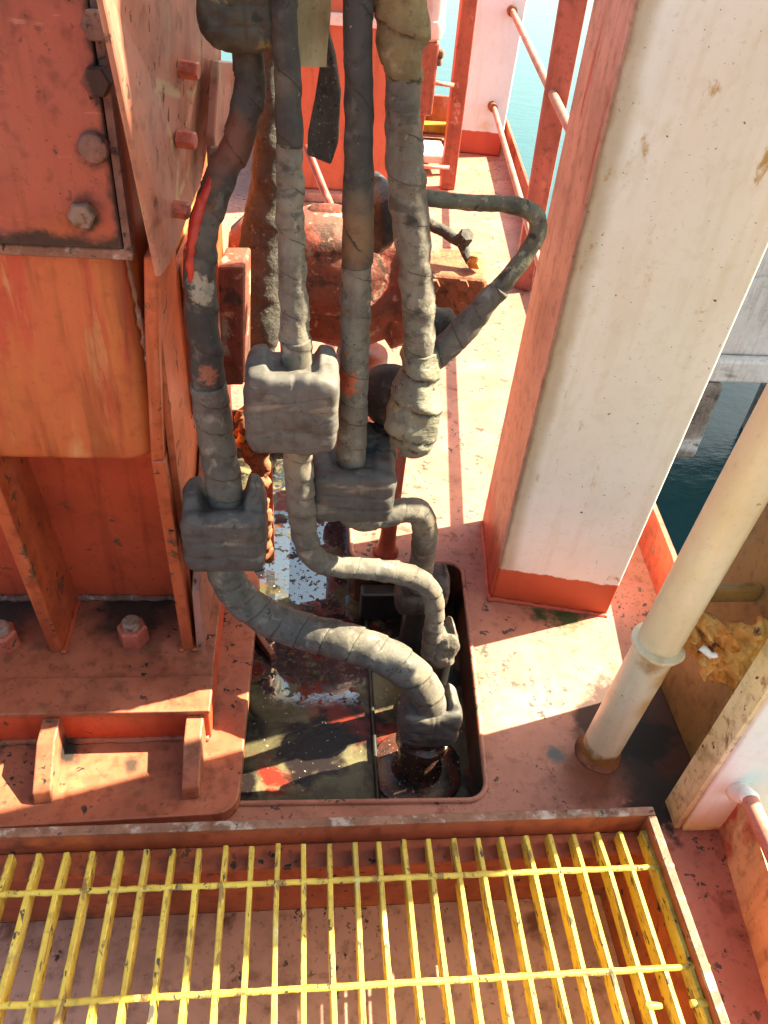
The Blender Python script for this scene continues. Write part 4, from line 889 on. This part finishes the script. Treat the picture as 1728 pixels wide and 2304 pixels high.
# --- line 2
h2 = thing('wrapped_hydraulic_line', tuple(atz(1000, 1560, WD)), 'second hose from the left with the highest boxy coupling block scuffed red', 'hose', WG)
Y2 = 1.10
v, f = tube(pxpath([(638, -90, 1.13, 30), (641, 60, 1.13, 30), (648, 200, 1.125, 31), (651, 290, 1.12, 32), (651, 325, 1.12, 31)]), 24, 0.005, wrap=0.002, pitch=0.09, lump=0.0015, seed=8); link_mesh('upper_hose', v, f, M_tapedark, h2, True)
v, f = tube(pxpath([(651, 322, 1.12, 30), (653, 450, 1.115, 31), (657, 600, 1.11, 32), (662, 700, 1.105, 33), (664, 768, Y2, 34)]), 26, 0.004, wrap=0.0012, pitch=0.06, lump=0.003, lscale=45, seed=9); link_mesh('pale_sleeve', v, f, M_tapepale, h2, True)
v, f = tube(pxpath([(664, 760, Y2, 36), (668, 800, Y2, 36), (668, 860, Y2, 36)]), 24, 0.005, wrap=0.002, pitch=0.05, seed=3); link_mesh('hose_collar', v, f, M_tape, h2, True)
q = at(657, 902, 1.085); v, f = wrapped_block(q, 0.074, 0.058, 0.075, ear=0.07, mouth=0.14, seed=2.0, power=7.0); link_mesh('coupling_block', v, f, M_blockred, h2, True)
v, f = tube(pxpath([(668, 965, 1.09, 33), (672, 1060, 1.09, 33), (680, 1160, 1.09, 31), (688, 1215, 1.09, 29), (706, 1254, 1.09, 26), (745, 1272, 1.095, 25), (820, 1279, 1.105, 25), (900, 1290, 1.11, 26), (945, 1306, 1.115, 25), (972, 1335, 1.12, 23), (978, 1380, 1.125, 22), (972, 1430, 1.13, 22), (968, 1470, 1.13, 22)]), 26, 0.004, wrap=0.0028, pitch=0.042, lump=0.0014, seed=11); link_mesh('lower_pipe', v, f, M_tape, h2, True)
q = at(992, 1448, 1.145); v, f = wrapped_block(q, 0.032, 0.045, 0.052, ear=0.3, mouth=0.1, lump=0.008, seed=6.0, power=3.5, n=24, rot=0.2); link_mesh('floor_coupling', v, f, M_tapepale, h2, True)
v, f = lathe((q.x, q.y + 0.005, WD), (0, 0, 1), [(0.002, 0.075), (0.015, 0.075), (0.018, 0.035), (0.27, 0.033)], 24); link_mesh('floor_stub', v, f, M_pipeblk, h2, 'auto')

# --- line 3
h3 = thing('wrapped_hydraulic_line', tuple(atz(985, 1420, WD)), 'third hose from the left, dark with a tarry black coupling block', 'hose', WG)
Y3 = 1.15
v, f = tube(pxpath([(804, -90, 1.16, 34), (806, 100, 1.16, 33), (808, 300, 1.155, 33), (806, 450, 1.155, 35), (802, 600, 1.15, 35)]), 24, 0.005, wrap=0.002, pitch=0.10, lump=0.002, seed=13); link_mesh('upper_hose', v, f, M_tapedark, h3, True)
v, f = tube(pxpath([(802, 595, 1.15, 34), (800, 700, 1.15, 34), (798, 800, Y3, 33), (795, 905, Y3, 32)]), 24, 0.004, wrap=0.001, pitch=0.06, lump=0.003, lscale=45, seed=14); link_mesh('pale_sleeve', v, f, M_tapepale, h3, True)
v, f = tube(pxpath([(795, 900, Y3, 33), (794, 950, Y3, 33), (790, 1020, Y3, 34), (790, 1060, Y3, 32)]), 24, 0.004, wrap=0.002, pitch=0.05, seed=15); link_mesh('hose_collar', v, f, M_tape, h3, True)
q = at(792, 1085, 1.15); v, f = wrapped_block(q, 0.078, 0.058, 0.058, ear=0.08, mouth=0.12, seed=3.0, power=7.0); link_mesh('coupling_block', v, f, M_block, h3, True)
q2_ = at(830, 1000, 1.18); v, f = wrapped_block((q2_.x + 0.005, q2_.y + 0.02, q2_.z - 0.01), 0.045, 0.03, 0.036, ear=0.1, mouth=0.0, lump=0.012, seed=5.0, power=3.0, n=22); link_mesh('tar_lump', v, f, M_black, h3, True)
v, f = tube(pxpath([(772, 1120, 1.15, 26), (778, 1150, 1.14, 27), (812, 1168, 1.14, 28), (860, 1160, 1.15, 28), (910, 1148, 1.165, 28), (942, 1152, 1.18, 29), (956, 1190, 1.20, 29), (952, 1240, 1.24, 28), (946, 1290, 1.28, 28), (942, 1330, 1.30, 28)]), 26, 0.004, wrap=0.0026, pitch=0.042, lump=0.0014, seed=17); link_mesh('lower_pipe', v, f, M_tape, h3, True)
q = at(975, 1318, 1.36); v, f = wrapped_block(q, 0.036, 0.05, 0.055, ear=0.2, mouth=0.1, lump=0.005, seed=8.0, power=3.5, n=24); link_mesh('floor_coupling', v, f, M_block, h3, True)
q = at(930, 1345, 1.28); v, f = wrapped_block(q, 0.045, 0.04, 0.03, ear=0.1, mouth=0.3, lump=0.003, seed=9.0, power=4.0, n=24); link_mesh('elbow_cover', v, f, M_tapedark, h3, True)
v, f = lathe((q.x + 0.02, q.y + 0.03, WD), (0, 0, 1), [(0.002, 0.08), (0.015, 0.08), (0.018, 0.036), (0.30, 0.033)], 24); link_mesh('floor_stub', v, f, M_pipeblk, h3, 'auto')

# --- line 4
h4 = thing('wrapped_hydraulic_line', tuple(at(930, 1020, 1.15)), 'rightmost pale cracked hose ending in a bulging canvas wrap', 'hose', WG)
Y4 = 1.16
v, f = tube(pxpath([(905, -90, 1.17, 60), (905, 20, 1.17, 60), (903, 90, 1.17, 56), (905, 140, 1.165, 47), (908, 185, 1.165, 42)]), 26, 0.005, wrap=0.006, pitch=0.06, lump=0.007, lscale=24, seed=19); link_mesh('canvas_sleeve', v, f, M_canvas, h4, True)
v, f = tube(pxpath([(908, 165, 1.165, 40), (907, 280, Y4, 41), (914, 400, Y4, 43), (922, 480, Y4, 42), (932, 580, Y4, 38), (940, 680, Y4, 37), (943, 800, Y4, 37)]), 28, 0.004, wrap=0.0012, pitch=0.07, lump=0.0035, lscale=40, seed=20); link_mesh('pale_hose', v, f, M_tapepale, h4, True)
v, f = tube(pxpath([(946, 786, Y4, 41), (942, 830, Y4, 46), (934, 880, 1.155, 55), (930, 940, 1.15, 58), (930, 985, 1.145, 50), (932, 1012, 1.142, 34), (934, 1024, 1.14, 12)]), 30, 0.004, wrap=0.005, pitch=0.062, lump=0.009, lscale=22, seed=21); link_mesh('canvas_wrap', v, f, M_sock, h4, True)
v, f = lathe(at(885, 905, 1.22), (0.35, 0.9, 0.1), [(-0.02, 0.045), (0.0, 0.068), (0.025, 0.068), (0.035, 0.05)], 26, 0.006, 24); link_mesh('hidden_flange', v, f, M_tapedark, h4, True)
v, f = tube(pxpath([(930, 440, 1.20, 17), (1000, 450, 1.205, 18), (1090, 458, 1.215, 18), (1160, 463, 1.22, 19), (1205, 485, 1.215, 20), (1210, 528, 1.21, 20), (1170, 590, 1.20, 20), (1120, 652, 1.19, 21)]), 20, 0.005, wrap=0.001, pitch=0.1, lump=0.002, lscale=40, seed=23); link_mesh('bent_branch_tube', v, f, M_mottle, h4, True)
v, f = tube(pxpath([(1124, 648, 1.19, 23), (1075, 705, 1.185, 28), (1030, 755, 1.18, 31), (985, 800, 1.175, 30), (955, 825, 1.17, 26)]), 22, 0.005, wrap=0.002, pitch=0.05, lump=0.003, seed=24); link_mesh('branch_sleeve', v, f, M_tape, h4, True)
q = at(985, 735, 1.24); v, f = wrapped_block(q, 0.028, 0.024, 0.034, ear=0.0, mouth=0.0, lump=0.006, seed=12.0, power=2.6, n=16); link_mesh('branch_cap', v, f, M_tape, h4, True)

# --- hanging straps
v, f = ribbon([(*at(703, -80, 1.19), 1.0), (*at(700, 40, 1.19), 1.0), (*at(694, 100, 1.185), 1.02), (*at(690, 148, 1.18), 1.05)], 0.0255, 0.004)
tag(link_mesh('yellowed_strap', v, f, M_strap, None, 'auto'), 'short yellowed canvas strap hanging beside the second hose', 'strap')
q = [at(735, 70, 1.24), at(752, 130, 1.24), at(764, 215, 1.235), at(758, 330, 1.225), at(744, 372, 1.22), at(690, 350, 1.22), at(692, 300, 1.225), at(708, 220, 1.235), at(722, 130, 1.24)]
v, f = prism(q, (0.003, 0.012, 0.004), 0.002, 1)
tag(link_mesh('black_rubber_flap', v, f, M_rubber, None), 'gritty black rubber flap hanging between the two middle hoses', 'flap')
# --- things on the well floor
v, f = tube([(0.188, 0.86, WD + 0.012, 0.006), (0.190, 1.1, WD + 0.012, 0.006), (0.194, 1.45, WD + 0.012, 0.006)], 10, 0.05)
tag(link_mesh('floor_conduit', v, f, M_pipeblk, None, True), 'thin black conduit running along the wet well floor', 'conduit')
v, f = box(0.175, 0.42, 1.455, 1.50, WD + 0.004, -0.06, 0.006)
tag(link_mesh('well_angle_bar', v, f, M_pipeblk, None), 'black oily angle bar across the back of the well', 'bar')
q = atz(600, 1440, WD + 0.02)
v, f = hexa([(q.x - 0.06, q.y + 0.05, WD + 0.003), (q.x + 0.012, q.y - 0.06, WD + 0.003), (q.x + 0.03, q.y - 0.05, WD + 0.003), (q.x - 0.042, q.y + 0.06, WD + 0.003)], [(q.x - 0.06, q.y + 0.05, WD + 0.05), (q.x + 0.012, q.y - 0.06, WD + 0.03), (q.x + 0.024, q.y - 0.05, WD + 0.03), (q.x - 0.048, q.y + 0.06, WD + 0.05)], 0.003)
tag(link_mesh('loose_flat_bar', v, f, M_base, None), 'loose rusty flat bar lying in the well beside the base plate', 'bar')
